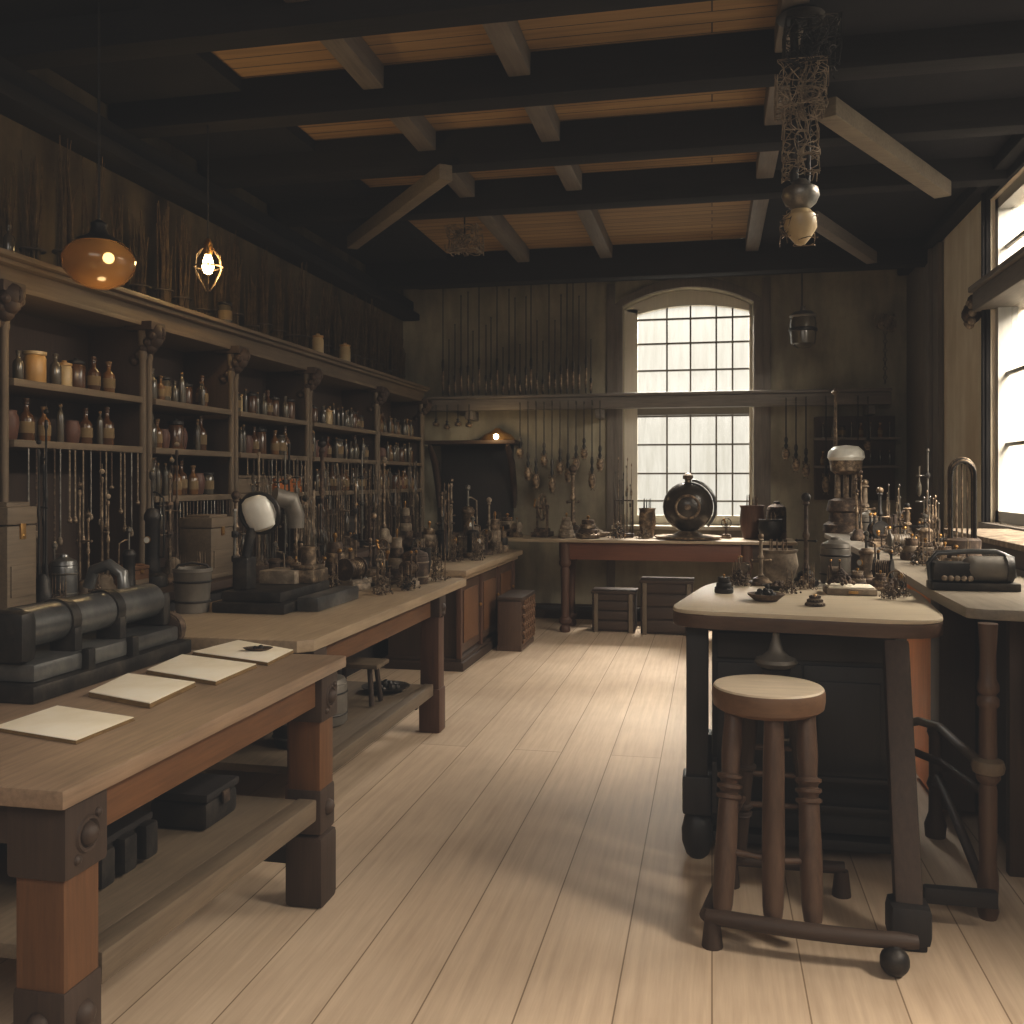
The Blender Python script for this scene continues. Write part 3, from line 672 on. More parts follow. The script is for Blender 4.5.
# ---- vessels for the shelves, built once each and then copied
def vessel(name, cat, prof, mat, stop=None, stopmat=None, band=None):
    t = thing(name, 'prototype', cat)
    b = obj('body', MB().lathe(prof, 14), mat, t)
    if stop: obj('stopper' if cat == 'bottle' else 'lid', MB().lathe(stop, 12), stopmat, t)
    if band: obj('paper_label', MB().lathe([(band[0] + .0006, band[1]), (band[0] + .0012, band[1] + .002), (band[0] + .0012, band[2] - .002), (band[0] + .0006, band[2])], 14), M['label'], t)
    return t
def bottle_prof(r, h, s=.62): return [(r * .9, 0), (r, .006), (r, h * s), (r * .85, h * (s + .08)), (r * .38, h * (s + .18)), (r * .34, h * .93), (r * .45, h * .95), (r * .45, h)]
def jar_prof(r, h): return [(r * .92, 0), (r, .008), (r, h * .82), (r * .9, h * .88), (r * .86, h * .92)]
PROTO = [
    ('stoneware crock', 'ochre', vessel('stoneware_crock', 'jar', jar_prof(.052, .15), M['ochre'], [(.05, .138), (.054, .142), (.054, .155), (.0, .158)], M['cream'])),
    ('cream jar', 'cream', vessel('lidded_jar', 'jar', jar_prof(.036, .12), M['cream'], [(.034, .11), (.037, .113), (.037, .122), (.012, .128), (.012, .136), (0, .138)], M['ochre'])),
    ('amber bottle', 'amber', vessel('stoppered_bottle', 'bottle', bottle_prof(.03, .15), M['amber'], [(.009, .15), (.015, .156), (.016, .166), (.0, .17)], M['cork'], (.03, .03, .08))),
    ('umber bottle', 'umber', vessel('stoppered_bottle', 'bottle', bottle_prof(.034, .17, .58), M['umber'], [(.01, .17), (.014, .178), (.014, .186), (0, .19)], M['umber'], (.034, .035, .085))),
    ('smoky bottle', 'smoke', vessel('stoppered_bottle', 'bottle', bottle_prof(.026, .14, .66), M['smoke'], [(.009, .14), (.013, .146), (.013, .156), (0, .158)], M['smoke'])),
    ('smoky jar', 'smoke', vessel('lidded_jar', 'jar', jar_prof(.04, .13), M['smoke'], [(.036, .118), (.041, .122), (.041, .134), (0, .137)], M['iron'], (.04, .03, .085))),
    ('clay pot', 'redclay', vessel('clay_pot', 'jar', [(.03, 0), (.036, .01), (.044, .06), (.042, .09), (.034, .105), (.036, .115), (.03, .115), (.028, .1), (0, .1)], M['redclay'])),
    ('slim vial', 'vial', vessel('glass_vial', 'bottle', bottle_prof(.016, .16, .75), M['smoke'], [(.005, .16), (.009, .164), (.008, .174), (0, .175)], M['cork'])),
    ('dark jar', 'iron', vessel('lidded_jar', 'jar', jar_prof(.042, .14), M['umber'], [(.038, .128), (.043, .132), (.043, .146), (.01, .15), (.012, .16), (0, .163)], M['iron'])),
]
PR = [.056, .039, .032, .036, .028, .043, .046, .018, .045]
PH = [.158, .138, .17, .19, .158, .137, .115, .175, .163]
used = [False] * len(PROTO)
def vput(k, loc, label, rz=0, sc=1.0, group=None):
    t = PROTO[k][2]
    if not used[k]:
        used[k] = True; t['label'] = label; t.location = loc; t.rotation_euler = (0, 0, rz); t.scale = (sc, sc, sc)
        if group: t['group'] = group
        return t
    return dup(t, label, loc, rz, sc, group)
bayn = ['first bay', 'second bay', 'third bay', 'fourth bay', 'fifth bay', 'sixth bay']
seqs = {  # the front rows of the first bay follow the picture
    (0, 0): [4, 4, 0, 2, 1, 3, 4, 1], }
for bi in range(1, len(allp) - 1):
    a, b = allp[bi] + .09, allp[bi + 1] - .09
    for li, z in enumerate(LV):
        if li == 2 and bi in (1, 3): continue
        y = a + .02; n = 0; back = 0
        while True:
            k = R_.choice([1, 2, 3, 4, 4, 5, 7, 7, 8] if li == 0 else [2, 3, 3, 4, 5, 6, 7, 7, 8])
            if bi == 1 and li == 0 and n < 9: k = [7, 4, 0, 4, 1, 8, 3, 2, 1][n]
            sc = U(.85, 1.12) * (1.0 if li == 0 else 1.12)
            if PH[k] * sc > .225: sc = .225 / PH[k]
            r = PR[k] * sc
            if y + 2 * r > b: break
            n += 1
            x = -3.05 - r - U(0, .05)
            vput(k, (x, y + r, z + .001), '%s, %s from left on the %s shelf of the %s' % (PROTO[k][0], nth(n), ['top', 'middle', 'lower'][li], bayn[bi - 1]), U(0, 6), sc, 'vessels on the %s shelf of the %s' % (['top', 'middle', 'lower'][li], bayn[bi - 1]))
            y += 2 * r + (U(.004, .03) if bi > 1 else U(.008, .05))

# ---- footprints on each surface keep things from running into one another
PLACED = []
def fit(x, y, r, surf, z):
    """largest free radius at x, y on the rectangle surf, after sliding inside it"""
    x0, x1, y0, y1 = surf; r0, ox, oy = r, x, y
    x = min(max(x, x0 + r), x1 - r) if x1 - x0 > 2 * r else (x0 + x1) / 2
    y = min(max(y, y0 + r), y1 - r)
    r = min(r, (x1 - x0) / 2)
    for _ in range(60):
        worst = None
        for (px, py, pr, pz) in PLACED:
            if abs(pz - z) > .2: continue
            d = math.hypot(x - px, y - py) - pr - r - .006
            if d < 0 and (worst is None or d < worst[0]): worst = (d, px, py)
        if worst is None: break
        d, px, py = worst
        dx, dy = x - px, y - py; L = math.hypot(dx, dy) or 1
        x -= d * dx / L * .7; y -= d * dy / L * .7
        x = min(max(x, x0 + r), x1 - r); y = min(max(y, y0 + r), y1 - r)
    for (px, py, pr, pz) in PLACED:
        if abs(pz - z) > .2: continue
        r = min(r, max(.012, math.hypot(x - px, y - py) - pr - .006))
    if r < .75 * r0:
        best = None; q = .8 * r0
        for i in range(1, 40):
            for j in range(1, 60):
                gx, gy = x0 + (x1 - x0) * i / 40, y0 + (y1 - y0) * j / 60
                if gx - q < x0 or gx + q > x1 or gy - q < y0 or gy + q > y1: continue
                if any(abs(p[3] - z) <= .2 and math.hypot(gx - p[0], gy - p[1]) < p[2] + q + .006 for p in PLACED): continue
                d = math.hypot(gx - ox, gy - oy)
                if best is None or d < best[0]: best = (d, gx, gy)
        if best and best[0] < .6: x, y, r = best[1], best[2], q
    PLACED.append((x, y, r, z)); return x, y, r
def block(x0, x1, y0, y1, z):
    """reserve a rectangle with circles"""
    w, h = x1 - x0, y1 - y0; s = min(w, h); r = s / 2; n = max(1, int(math.ceil(max(w, h) / s * 1.4)))
    for i in range(n):
        f = (i + .5) / n
        PLACED.append((x0 + (r + f * (w - 2 * r) if w > h else w / 2), y0 + (r + f * (h - 2 * r) if h >= w else h / 2), r, z))

def bead_edge(mb, r, z, n=10, b=.006):
    for i in range(n):
        a = 2 * PI * i / n; mb.ball((r * math.cos(a), r * math.sin(a), z), b, 6)
# each maker draws inside radius r and height h, standing on z = 0
def mk_column(t, r, h, mat, mat2):
    base = obj('base', MB().lathe([(r * .9, 0), (r * .98, .01), (r * .95, h * .06), (r * .7, h * .09), (r * .66, h * .13), (r * .4, h * .16), (0, h * .165)], 18), mat, t)
    n = R_.choice([1, 2, 3])
    for k in range(n):
        a = 2 * PI * k / n + .4; x, y = (0, 0) if n == 1 else (r * .36 * math.cos(a), r * .36 * math.sin(a)); hh = h * (1 if k == 0 else U(.6, .9)); q = r * (.24 if n == 1 else .15)
        c = obj('column', MB().lathe([(q, h * .15), (q * 1.3, h * .19), (q * .8, h * .22), (q * .7, hh * .5), (q * 1.15, hh * .52), (q * 1.15, hh * .55), (q * .7, hh * .58), (q * .6, hh * .85), (q * 1.2, hh * .87), (q * .8, hh * .9)], 12, (x, y, 0)), mat2, t)
        obj('finial', MB().ball((x, y, hh * .94), hh * .06 if hh * .06 < q * 1.6 else q * 1.6, 12).lathe([(q * .25, hh * .94), (q * .1, hh)], 8, (x, y, 0)), mat, c)
    cb = MB().cyl((-r * .8, 0, h * .48), (r * .8, 0, h * .48), r * .07)
    cb.ball((-r * .8, 0, h * .48), r * .13, 8).ball((r * .8, 0, h * .48), r * .13, 8)
    obj('cross_bar', cb, mat, t)
def mk_machine(t, r, h, mat, mat2):
    w = r * 1.3; q = min(h * .22, r * .5)
    obj('base', MB().box((0, 0, h * .08), (w, w * .95, h * .16), .008).box((0, 0, h * .2), (w * .86, w * .8, h * .08), .006), mat, t)
    d = obj('drum', MB().cyl((-w * .36, 0, h * .5), (w * .36, 0, h * .5), q, n=20).cyl((-w * .42, 0, h * .5), (-w * .36, 0, h * .5), q * 1.2, n=20).cyl((w * .36, 0, h * .5), (w * .42, 0, h * .5), q * 1.2, n=20), mat2, t)
    wi = MB()
    for i in range(7): wi.ring((-w * .28 + i * w * .093, 0, h * .5), q * 1.02, h * .015, 'x', 18, 5)
    obj('winding', wi, M['bronze'], d)
    obj('bracket', MB().box((-w * .3, 0, h * .3), (w * .1, w * .4, h * .2), .004).box((w * .3, 0, h * .3), (w * .1, w * .4, h * .2), .004), mat, t)
    for s in (-1, 1):
        p = obj('terminal', MB().lathe([(r * .08, h * .24), (r * .08, h * .85), (r * .14, h * .87), (r * .05, h * .9)], 10, (s * w * .3, -w * .33, 0)), mat2, t)
        obj('knob', MB().ball((s * w * .3, -w * .33, h * .93), r * .12, 10), M['brass'], p)
def mk_stand(t, r, h, mat, mat2):
    obj('base', MB().lathe([(r * .95, 0), (r, .008), (r * .9, .02), (r * .3, .035), (r * .15, .05), (0, .05)], 16), mat, t)
    obj('rod', MB().lathe([(.007, .045), (.007, h * .97), (.012, h * .975), (.01, h), (0, h)], 8), mat2, t)
    for k, f in enumerate((.45, .72)):
        c = obj('clamp', MB().box((0, 0, h * f), (.03, .03, .035), .006).cyl((0, 0, h * f), (r * .5, 0, h * f), .006).cyl((0, -.03, h * f), (0, .03, h * f), .005), mat, t)
        obj('ring', MB().ring((r * .5 + r * .25, 0, h * f), r * .25, .005, 'z', 18, 6), mat2, c)
    obj('holder', MB().lathe([(.004, h * .5), (r * .2, h * .53), (r * .22, h * .62), (r * .08, h * .66), (r * .08, h * .8), (r * .12, h * .82)], 12, (r * .75, 0, 0)), M['smoke'], t)
def mk_bucket(t, r, h, mat, mat2):
    obj('tub', MB().lathe([(r * .8, 0), (r * .83, .01), (r * .95, h * .9), (r * .99, h * .92), (r * .99, h), (r * .93, h), (r * .9, h * .93), (r * .86, h * .8), (0, h * .8)], 24), mat, t)
    for f_, q_ in ((.25, .86), (.7, .925)): obj('hoop', MB().ring((0, 0, h * f_), r * q_, .006, 'z', 28, 6), mat2, t)
    obj('handle', MB().tube([(-r * .97, 0, h * .9), (-r * .7, 0, h * 1.06), (0, 0, h * 1.12), (r * .7, 0, h * 1.06), (r * .97, 0, h * .9)], .006, 8), mat2, t)
def mk_wheel(t, r, h, mat, mat2):
    R2 = min(h * .38, r * .8)
    obj('base', MB().box((0, 0, h * .05), (r * 1.5, r * .9, h * .1), .008).box((0, 0, h * .13), (r * 1.2, r * .6, h * .07), .006), mat, t)
    wh = MB().ring((0, 0, h * .6), R2 * .92, R2 * .08, 'y', 28, 8).cyl((0, -.03, h * .6), (0, .03, h * .6), R2 * .16)
    for i in range(6):
        a = PI * i / 3; wh.cyl((0, 0, h * .6), (R2 * .9 * math.cos(a), 0, h * .6 + R2 * .9 * math.sin(a)), R2 * .05, n=6)
    obj('wheel', wh, mat2, t)
    for s in (-1, 1): obj('upright', MB().box((0, s * r * .3, h * .38), (r * .18, r * .1, h * .5), .005).cyl((0, s * r * .3 - .012, h * .6), (0, s * r * .3 + .012, h * .6), r * .13), mat, t)
    obj('crank', MB().cyl((0, r * .3, h * .6), (0, r * .5, h * .6), .008).cyl((0, r * .5, h * .6), (r * .2, r * .5, h * .72), .008).ball((r * .2, r * .5, h * .74), .014, 8), M['brass'], t)
def mk_stack(t, r, h, mat, mat2):
    n = R_.choice([3, 4, 5]); z = 0
    for k in range(n):
        rr = r * (1 - .6 * k / n) * U(.9, 1); dh = h * .8 / n
        mb = MB().lathe([(rr * .92, z), (rr, z + dh * .15), (rr, z + dh * .75), (rr * .9, z + dh * .95), (0, z + dh * .95)], 18)
        if k % 2 == 0: bead_edge(mb, rr * .9, z + dh * .92, 14, max(.004, rr * .09))
        obj('tier', mb, mat if k % 2 else mat2, t); z += dh * .955
    obj('knob', MB().lathe([(r * .08, z), (r * .06, z + h * .05), (r * .16, z + h * .1), (r * .12, z + h * .16), (0, z + h * .18)], 12), M['brass'], t)
def mk_rack(t, r, h, mat, mat2):
    n = 9; w = r * 1.55
    obj('base', MB().box((0, 0, .02), (w * .75, w, .04), .006), mat, t)
    obj('top_bar', MB().box((0, 0, h * .45), (w * .12, w * .98, .014), .004).box((0, -w * .45, h * .23), (w * .1, .016, h * .44), .003).box((0, w * .45, h * .23), (w * .1, .016, h * .44), .003), mat, t)
    for k in range(n):
        y = -w * .4 + w * .8 * k / (n - 1); x = (-1) ** k * w * .2; hh = h * U(.65, 1.0)
        obj('rod', MB().lathe([(.005, .04), (.004, hh * .55), (.009, hh * .57), (.009, hh * .62), (.0035, hh * .65), (.003, hh * .94), (.007, hh * .97), (0, hh)], 7, (x, y, 0)), R_.choice([mat2, M['smoke'], M['bronze']]), t)
def mk_case(t, r, h, mat, mat2):
    w = r * 1.45
    obj('case', MB().box((0, 0, h * .4), (w * .8, w, h * .78), .006).box((0, 0, .012), (w * .86, w * 1.04, .024), .005), mat, t)
    obj('lid', MB().box((0, 0, h * .88), (w * .84, w * 1.03, h * .16), .008).box((0, 0, h * .975), (w * .6, w * .8, h * .05), .006), mat, t)
    obj('latch', MB().box((w * .41, 0, h * .74), (.012, .03, h * .14), .003).ball((w * .42, 0, h * .7), .008, 8), M['brass'], t)
    obj('drawer', MB().box((w * .4, 0, h * .3), (.012, w * .8, h * .28), .004), W('shelf', 'y'), t)
def mk_pump(t, r, h, mat, mat2):
    obj('base', MB().lathe([(r * .95, 0), (r, .012), (r * .95, h * .09), (r * .6, h * .12), (0, h * .12)], 20), mat, t)
    obj('barrel', MB().lathe([(r * .5, h * .12), (r * .55, h * .14), (r * .5, h * .17), (r * .5, h * .55), (r * .58, h * .57), (r * .58, h * .61), (r * .35, h * .66), (0, h * .67)], 20), mat2, t)
    obj('piston', MB().lathe([(r * .1, h * .66), (r * .1, h * .9), (r * .22, h * .92), (r * .22, h * .97), (0, h)], 12), M['steel'], t)
    g = obj('gauge', MB().cyl((r * .4, 0, h * .4), (r * .72, 0, h * .4), r * .08).cyl((r * .72, 0, h * .4), (r * .8, 0, h * .4), r * .26, n=18), M['brass'], t)
    obj('dial', MB().cyl((r * .8, 0, h * .4), (r * .81, 0, h * .4), r * .21, n=18), M['white'], g)
    obj('pipe', MB().tube([(0, r * .45, h * .25), (0, r * .8, h * .25), (0, r * .85, h * .35), (0, r * .8, h * .75), (0, r * .3, h * .8), (0, r * .08, h * .8)], r * .07, 8), mat, t)
def mk_dish(t, r, h, mat, mat2):
    obj('dish', MB().lathe([(r * .6, 0), (r * .65, h * .05), (r * .98, h * .3), (r, h * .36), (r * .9, h * .36), (r * .6, h * .16), (0, h * .15)], 24), mat, t)
    mb = MB()
    for i in range(26):
        a, q = U(0, 2 * PI), r * .55 * math.sqrt(U(0, 1)); b = r * U(.1, .16); mb.ball((q * math.cos(a), q * math.sin(a), max(b + .001, h * .2 + (h * .6) * (1 - q / (r * .6)) * U(.5, 1))), b, 6)
    o = obj('heap', mb, mat2, t); o['kind'] = 'stuff'
def mk_pot(t, r, h, mat, mat2):
    obj('pot', MB().lathe([(r * .6, 0), (r * .7, .01), (r * .95, h * .4), (r * .85, h * .68), (r * .95, h * .75), (r * .8, h * .75), (r * .7, h * .66), (0, h * .6)], 20), mat, t)
    mb = MB()
    for i in range(9): a = 2 * PI * i / 9; mb.lathe([(r * .05, h * .58), (r * .03, h * U(.85, 1)), (0, h)], 6, (r * .4 * math.cos(a), r * .4 * math.sin(a), 0))
    obj('tools', mb, mat2, t)
def mk_canister(t, r, h, mat, mat2):
    b = obj('body', MB().lathe([(r * .94, 0), (r, .01), (r, h * .72), (r * .96, h * .75), (r * 1.0, h * .77), (r * .9, h * .85), (r * .35, h * .93), (r * .3, h * .98), (0, h)], 20), mat, t)
    for f_ in (.2, .6): obj('hoop', MB().ring((0, 0, h * f_), r, .005, 'z', 24, 6), mat2, t)
def mk_heap(t, r, h, mat, mat2):
    for nm, mm in (('metal_bits', mat), ('pale_bits', mat2)):
        mb = MB()
        for i in range(60):
            a, f = U(0, 2 * PI), U(0, 1) ** 1.5; q = r * .92 * (1 - f) ** .7 * U(.2, 1); b = r * U(.05, .1)
            p = Vector((q * math.cos(a), q * math.sin(a), b * 1.5 + f * h * .85))
            if i % 3 == 0: mb.ball(p, b, 6)
            elif i % 3 == 1:
                d = Vector((U(-1, 1), U(-1, 1), U(-.4, 1))).normalized() * b * 2.2; p.z = max(p.z, b * 1.3 + abs(d.z)); mb.cyl(p - d * .5, p + d * .5, b * .5, n=6)
            else: mb.ring(p, b, b * .35, R_.choice('xyz'), 8, 4)
        obj(nm, mb, mm, t)
    sp = MB()
    for i in range(5):
        a = U(0, 2 * PI); q = r * U(.1, .6); sp.lathe([(r * .05, .002), (r * .035, h * U(.8, 1.5)), (0, h * 1.55)], 6, (q * math.cos(a), q * math.sin(a), 0))
    obj('spikes', sp, M['bronze'], t); t['kind'] = 'stuff'
MK = {'heap': (mk_heap, 'scrap_heap', 'scrap'), 'column': (mk_column, 'column_instrument', 'instrument'), 'machine': (mk_machine, 'coil_machine', 'machine'), 'stand': (mk_stand, 'retort_stand', 'stand'), 'bucket': (mk_bucket, 'bucket', 'bucket'),
      'wheel': (mk_wheel, 'wheel_machine', 'machine'), 'stack': (mk_stack, 'tiered_weight', 'weight'), 'rack': (mk_rack, 'rod_rack', 'rack'), 'case': (mk_case, 'instrument_case', 'box'), 'pump': (mk_pump, 'hand_pump', 'pump'),
      'dish': (mk_dish, 'filled_dish', 'dish'), 'pot': (mk_pot, 'tool_pot', 'pot'), 'canister': (mk_canister, 'canister', 'canister')}
SURF = {'t1': (-2.50, -1.33, 1.75, 3.25, T1Z), 'ctr': (-2.985, -2.635, 2.6, 9.7, .95), 't2': (-2.56, -1.6, 3.56, 5.98, T2Z), 't3': (-2.55, -1.9, 7.16, 9.12, T3Z),
        'bk': (-2.25, .74, 9.24, 9.78, TBZ), 'c': (-.05, .86, 3.75, 4.9, CZ), 'rb': (1.0, 1.86, 3.7, 8.3, RBZ)}
ALLP = []
def put(kind, s, u, v, hpx, wpx, mat, mat2, label, rz=None, group=None):
    x0, x1, y0, y1, z = SURF[s]
    if s == 'ctr' and v is None:
        x, y, _ = atX(u, 500, -2.82)
    else: x, y, _ = at(u, v, z)
    zc = zc_of(x, y)
    x, y, r = fit(x, y, wpx * zc / F / 2, (x0, x1, y0, y1), z)
    h = hpx * zc / F
    if label is None and r < (.026 if kind == 'heap' else .03): PLACED.pop(); return None
    r *= .97
    f, name, cat = MK[kind]
    t = thing(name, label or 'auto', cat, (x, y, z + .0015), U(0, 6.2) if rz is None else rz, group)
    ALLP.append((s, kind, x, y, t, mat))
    f(t, r, h, M[mat] if mat in M and M[mat] else W(*mat.split('_')), M[mat2] if mat2 in M and M[mat2] else W(*mat2.split('_')))
    return t

# ---- first bench: the long black cylinder machine
cm = thing('cylinder_press', 'long black cylinder machine on a stepped base, beside the notebooks on nearest bench', 'machine', (0, 0, T1Z + .001))
def B(x0, x1, y0, y1, z0, z1, bev=.006): return MB().bx(x0, x1, y0, y1, z0, z1, bev)
cx = -1.99
obj('base', B(-2.34, -1.885, 2.36, 3.2, 0, .05, .008), M['iron'], cm)
obj('bed', B(-2.3, -1.915, 2.40, 3.16, .051, .105, .012), M['gunmetal'], cm)
obj('roller', MB().cyl((cx - .02, 2.44, .2), (cx - .02, 3.12, .2), .062, n=28), M['gunmetal'], cm)
for y in (2.63, 2.86): obj('collar', MB().cyl((cx - .02, y - .02, .2), (cx - .02, y + .02, .2), .069, n=28).bx(cx - .04, cx + .052, y - .018, y + .018, .06, .18, .006).box((-1.905, y, .07), (.03, .036, .09), .008), M['iron'], cm)
obj('end_box', B(-2.3, -1.93, 2.37, 2.44, .106, .26, .03), M['iron'], cm)
obj('end_box', B(-2.26, -1.95, 3.12, 3.17, .106, .23, .02), M['iron'], cm)
obj('second_roller', MB().cyl((-2.2, 2.44, .17), (-2.2, 3.12, .17), .06, n=24), M['iron'], cm)
mb = MB().tube([(-2.1, 2.9, .27), (-2.08, 2.9, .33), (-2.02, 2.9, .35), (-1.97, 2.9, .32), (-1.965, 2.9, .27)], .02, 10)
obj('bent_pipe', mb, M['gunmetal'], cm)
obj('gear', MB().cyl((cx + .02, 3.175, .09), (cx + .02, 3.2, .09), .05, n=14).ring((cx + .02, 3.19, .09), .052, .014, 'y', 14, 6), M['rust'], cm)
block(-2.34, -1.885, 2.3, 3.22, T1Z)
# notebooks
def booklet(corners, th, label, gap=None):
    pts = [Vector(at(u, v, T1Z)) for u, v in corners]; c = sum(pts, Vector()) / 4
    t = thing('notebook', label, 'notebook', (c.x, c.y, T1Z + .001), 0, 'notebooks on the first bench')
    pl = [((p - c).x, (p - c).y) for p in pts]
    sh = [(x * .985, y * .985) for x, y in pl]
    obj('cover', MB().prism(pl, 0, .003), M['canvas'] if False else M['pageedge'], t)
    obj('page_block', MB().prism(sh, .0031, th * .8), M['pageedge'], t)
    obj('top_page', MB().prism(sh, th * .8 + .0002, th, .0006), M['paper'], t)
    PLACED.append((c.x, c.y, .1, T1Z)); return t, pl
booklet([(-8, 731), (57, 709), (135, 721), (76, 745)], .010, 'cream notebook lying closest to the viewer on the first bench')
booklet([(88, 697), (128, 678), (196, 687), (150, 709)], .016, 'thick cream notebook, second from the viewer on the first bench')
booklet([(146, 674), (182, 658), (257, 668), (216, 686)], .014, 'cream notebook beside the end of the black cylinder machine')
booklet([(192, 655), (238, 643), (294, 653), (268, 666)], .012, 'cream notebook at far end of first bench, under a dark oval dish')
x, y, _ = at(258, 654, T1Z)
dh = thing('oval_dish', 'small dark oval dish lying on the farthest cream notebook', 'dish', (x, y, T1Z + .0142), .3)
obj('dish', MB().lathe([(.03, 0), (.045, .004), (.055, .01), (.05, .01), (.03, .005), (0, .004)], 20, squash=.6), M['rust'], dh)
obj('contents', MB().ball((.01, 0, .008), .012, 8).ball((-.012, .004, .007), .009, 8), M['iron'], dh)
# boxes below the first bench
zs = T1Z * 0 + .372
def low(name, label, cat, x, y, parts, z=None):
    t = thing(name, label, cat, (x, y, z), 0)
    for n_, mb_, m_ in parts: obj(n_, mb_, m_, t)
    return t
a = at(150, 862, .38)
low('battery_box', 'dark box with three ribbed cells on the low shelf of first bench', 'box', -1.66, 2.34, [('case', B(-.16, .06, -.14, .14, 0, .09, .01), M['iron'])] + [('cell', B(.062, .1, -.13 + .1 * k, -.07 + .1 * k, 0, .1, .012), M['iron']) for k in range(3)] + [('lid', B(-.17, .07, -.15, .15, .092, .115, .008), W('black', 'y'))], .424)
low('rounded_case', 'dark round-edged case on the low shelf, behind the ribbed box', 'case', -1.64, 2.80, [('case', B(-.1, .1, -.1, .1, 0, .085, .02), M['iron']), ('lid', B(-.105, .105, -.105, .105, .086, .115, .02), W('black', 'y')), ('clasp', B(.106, .115, -.02, .02, .06, .1, .003), M['rust'])], .405)
low('canvas_roll', 'rolled dark cloth bundle at the dim back of the low shelf', 'bundle', -2.0, 2.55, [('roll', MB().cyl((-.05, -.3, .06), (-.05, .3, .06), .055, n=16), M['canvas']), ('strap', MB().ring((-.05, -.15, .06), .057, .006, 'y', 18, 6).ring((-.05, .15, .06), .057, .006, 'y', 18, 6), M['iron'])], .424)

# ---- along the counter in front of the shelves
put('case', 'ctr', 8, None, 112, 58, 'shelf_y', 'dark_y', 'tall stepped wooden case at the left edge, on the shelving counter', 0)
t = put('column', 'ctr', 43, None, 208, 22, 'iron', 'iron', 'tallest dark column instrument on the counter, near the left edge')
put('canister', 'ctr', 64, None, 50, 26, 'gunmetal', 'steel', 'dull metal canister between the tall dark column and ball-topped posts', 0)
put('column', 'ctr', 84, None, 122, 24, 'bronze', 'bronze', 'bronze column instrument with ball tops, just left of a similar one')
put('column', 'ctr', 105, None, 132, 24, 'dust', 'bronze', 'paler ball-topped column instrument, right of its bronze twin on the counter')
put('case', 'ctr', 132, None, 26, 38, 'oak_y', 'dark_y', 'small orange-brown wooden box on counter behind the black cylinder machine', 0)
put('pump', 'ctr', 152, None, 118, 30, 'iron', 'iron', 'black hand pump in front of the post between first and second bays')
put('case', 'ctr', 205, None, 62, 66, 'shelf_y', 'dark_y', 'brown writing-box case with a sloped lid on counter under the second bay', 0)
put('column', 'ctr', 236, None, 80, 26, 'rust', 'bronze', 'rusty column instrument beside the brown writing-box case')
put('rack', 'ctr', 262, None, 92, 40, 'dark_y', 'steel', 'rod rack on the counter behind the white enamel hood', 0)
put('stand', 'ctr', 285, None, 110, 34, 'iron', 'steel', 'retort stand on counter below the post between second and third bays')
put('rack', 'ctr', 304, None, 100, 42, 'dark_y', 'bronze', 'rod rack on the counter just right of a retort stand', 0)
put('column', 'ctr', 322, None, 118, 24, 'iron', 'rust', 'dark column instrument below the post between third and fourth bays')
put('rack', 'ctr', 336, None, 92, 38, 'dark_y', 'steel', 'rod rack on the counter under the fourth bay, nearer its left post', 0)
put('machine', 'ctr', 350, None, 48, 30, 'rust', 'iron', 'small coil machine on the counter under the fourth bay')
put('stand', 'ctr', 362, None, 96, 26, 'iron', 'steel', 'retort stand on counter under the fourth bay')
put('rack', 'ctr', 373, None, 84, 32, 'dark_y', 'bronze', 'rod rack on the counter below the right post of fourth bay', 0)
put('column', 'ctr', 384, None, 88, 18, 'dust', 'bronze', 'pale slim column instrument on counter under the fifth bay')
put('rack', 'ctr', 394, None, 76, 28, 'dark_y', 'steel', 'rod rack on the counter below the fifth bay', 0)
put('stack', 'ctr', 405, None, 40, 18, 'dust', 'rust', 'tiered weight on the counter toward the back corner')
# wooden trays on the lower shelf of the third bay
for (y, l, w_, lab) in ((5.98, .5, 'shelf_y', 'dusty wooden tray on the lower shelf of the third bay, left of an orange one'), (6.5, .46, 'orange_y', 'orange-brown wooden tray on the lower shelf of the third bay')):
    low('wooden_tray', lab, 'tray', -3.17, y, [('tray', B(-.12, .13, -l / 2, l / 2, 0, .1, .01), W(*w_.split('_'))), ('rim', B(-.13, .14, -l / 2 - .01, l / 2 + .01, .101, .12, .005), W('shelf', 'y'))], 1.411)
# ---- second bench
put('bucket', 't2', 190, 612, 44, 40, 'zinc', 'iron', 'grey metal bucket at the left end of the second bench', .4)
pr = thing('enamel_hood_press', 'black stepped machine with white enamel hood on second bench', 'machine', (0, 0, T2Z + .001))
obj('base', B(-2.36, -1.98, 4.18, 4.86, 0, .05, .008), M['iron'], pr)
obj('bed', B(-2.33, -2.02, 4.22, 4.82, .051, .1, .01), M['iron'], pr)
obj('front_slab', B(-1.975, -1.86, 4.3, 4.84, 0, .07, .012), M['gunmetal'], pr)
obj('block', B(-2.3, -2.1, 4.55, 4.74, .101, .17, .008), M['dust'], pr)
obj('tower', MB().bx(-2.14, -2.03, 4.62, 4.78, .171, .19, .004).bx(-2.16, -2.02, 4.6, 4.8, .101, .17, .01).cyl((-2.09, 4.7, .19), (-2.09, 4.7, .27), .04, n=14).cyl((-2.09, 4.7, .27), (-2.09, 4.7, .285), .048, n=14), M['bronze'], pr)
po = obj('post', MB().bx(-2.30, -2.22, 4.27, 4.37, .101, .26, .01).cyl((-2.25, 4.32, .26), (-2.23, 4.34, .40), .025), M['iron'], pr)
hc = Vector((-2.2, 4.36, .475))
Rt = Matrix.Translation(hc) @ Matrix.Rotation(-.28, 4, 'Y') @ Matrix.Rotation(.2, 4, 'X')
obj('enamel_hood', MB().lathe([(.0, -.11), (.05, -.108), (.082, -.09), (.096, -.03), (.096, .04), (.084, .085), (.05, .108), (0, .112)], 24, (0, 0, 0), Rt @ Matrix.Scale(.82, 4), .8), M['white'], pr)
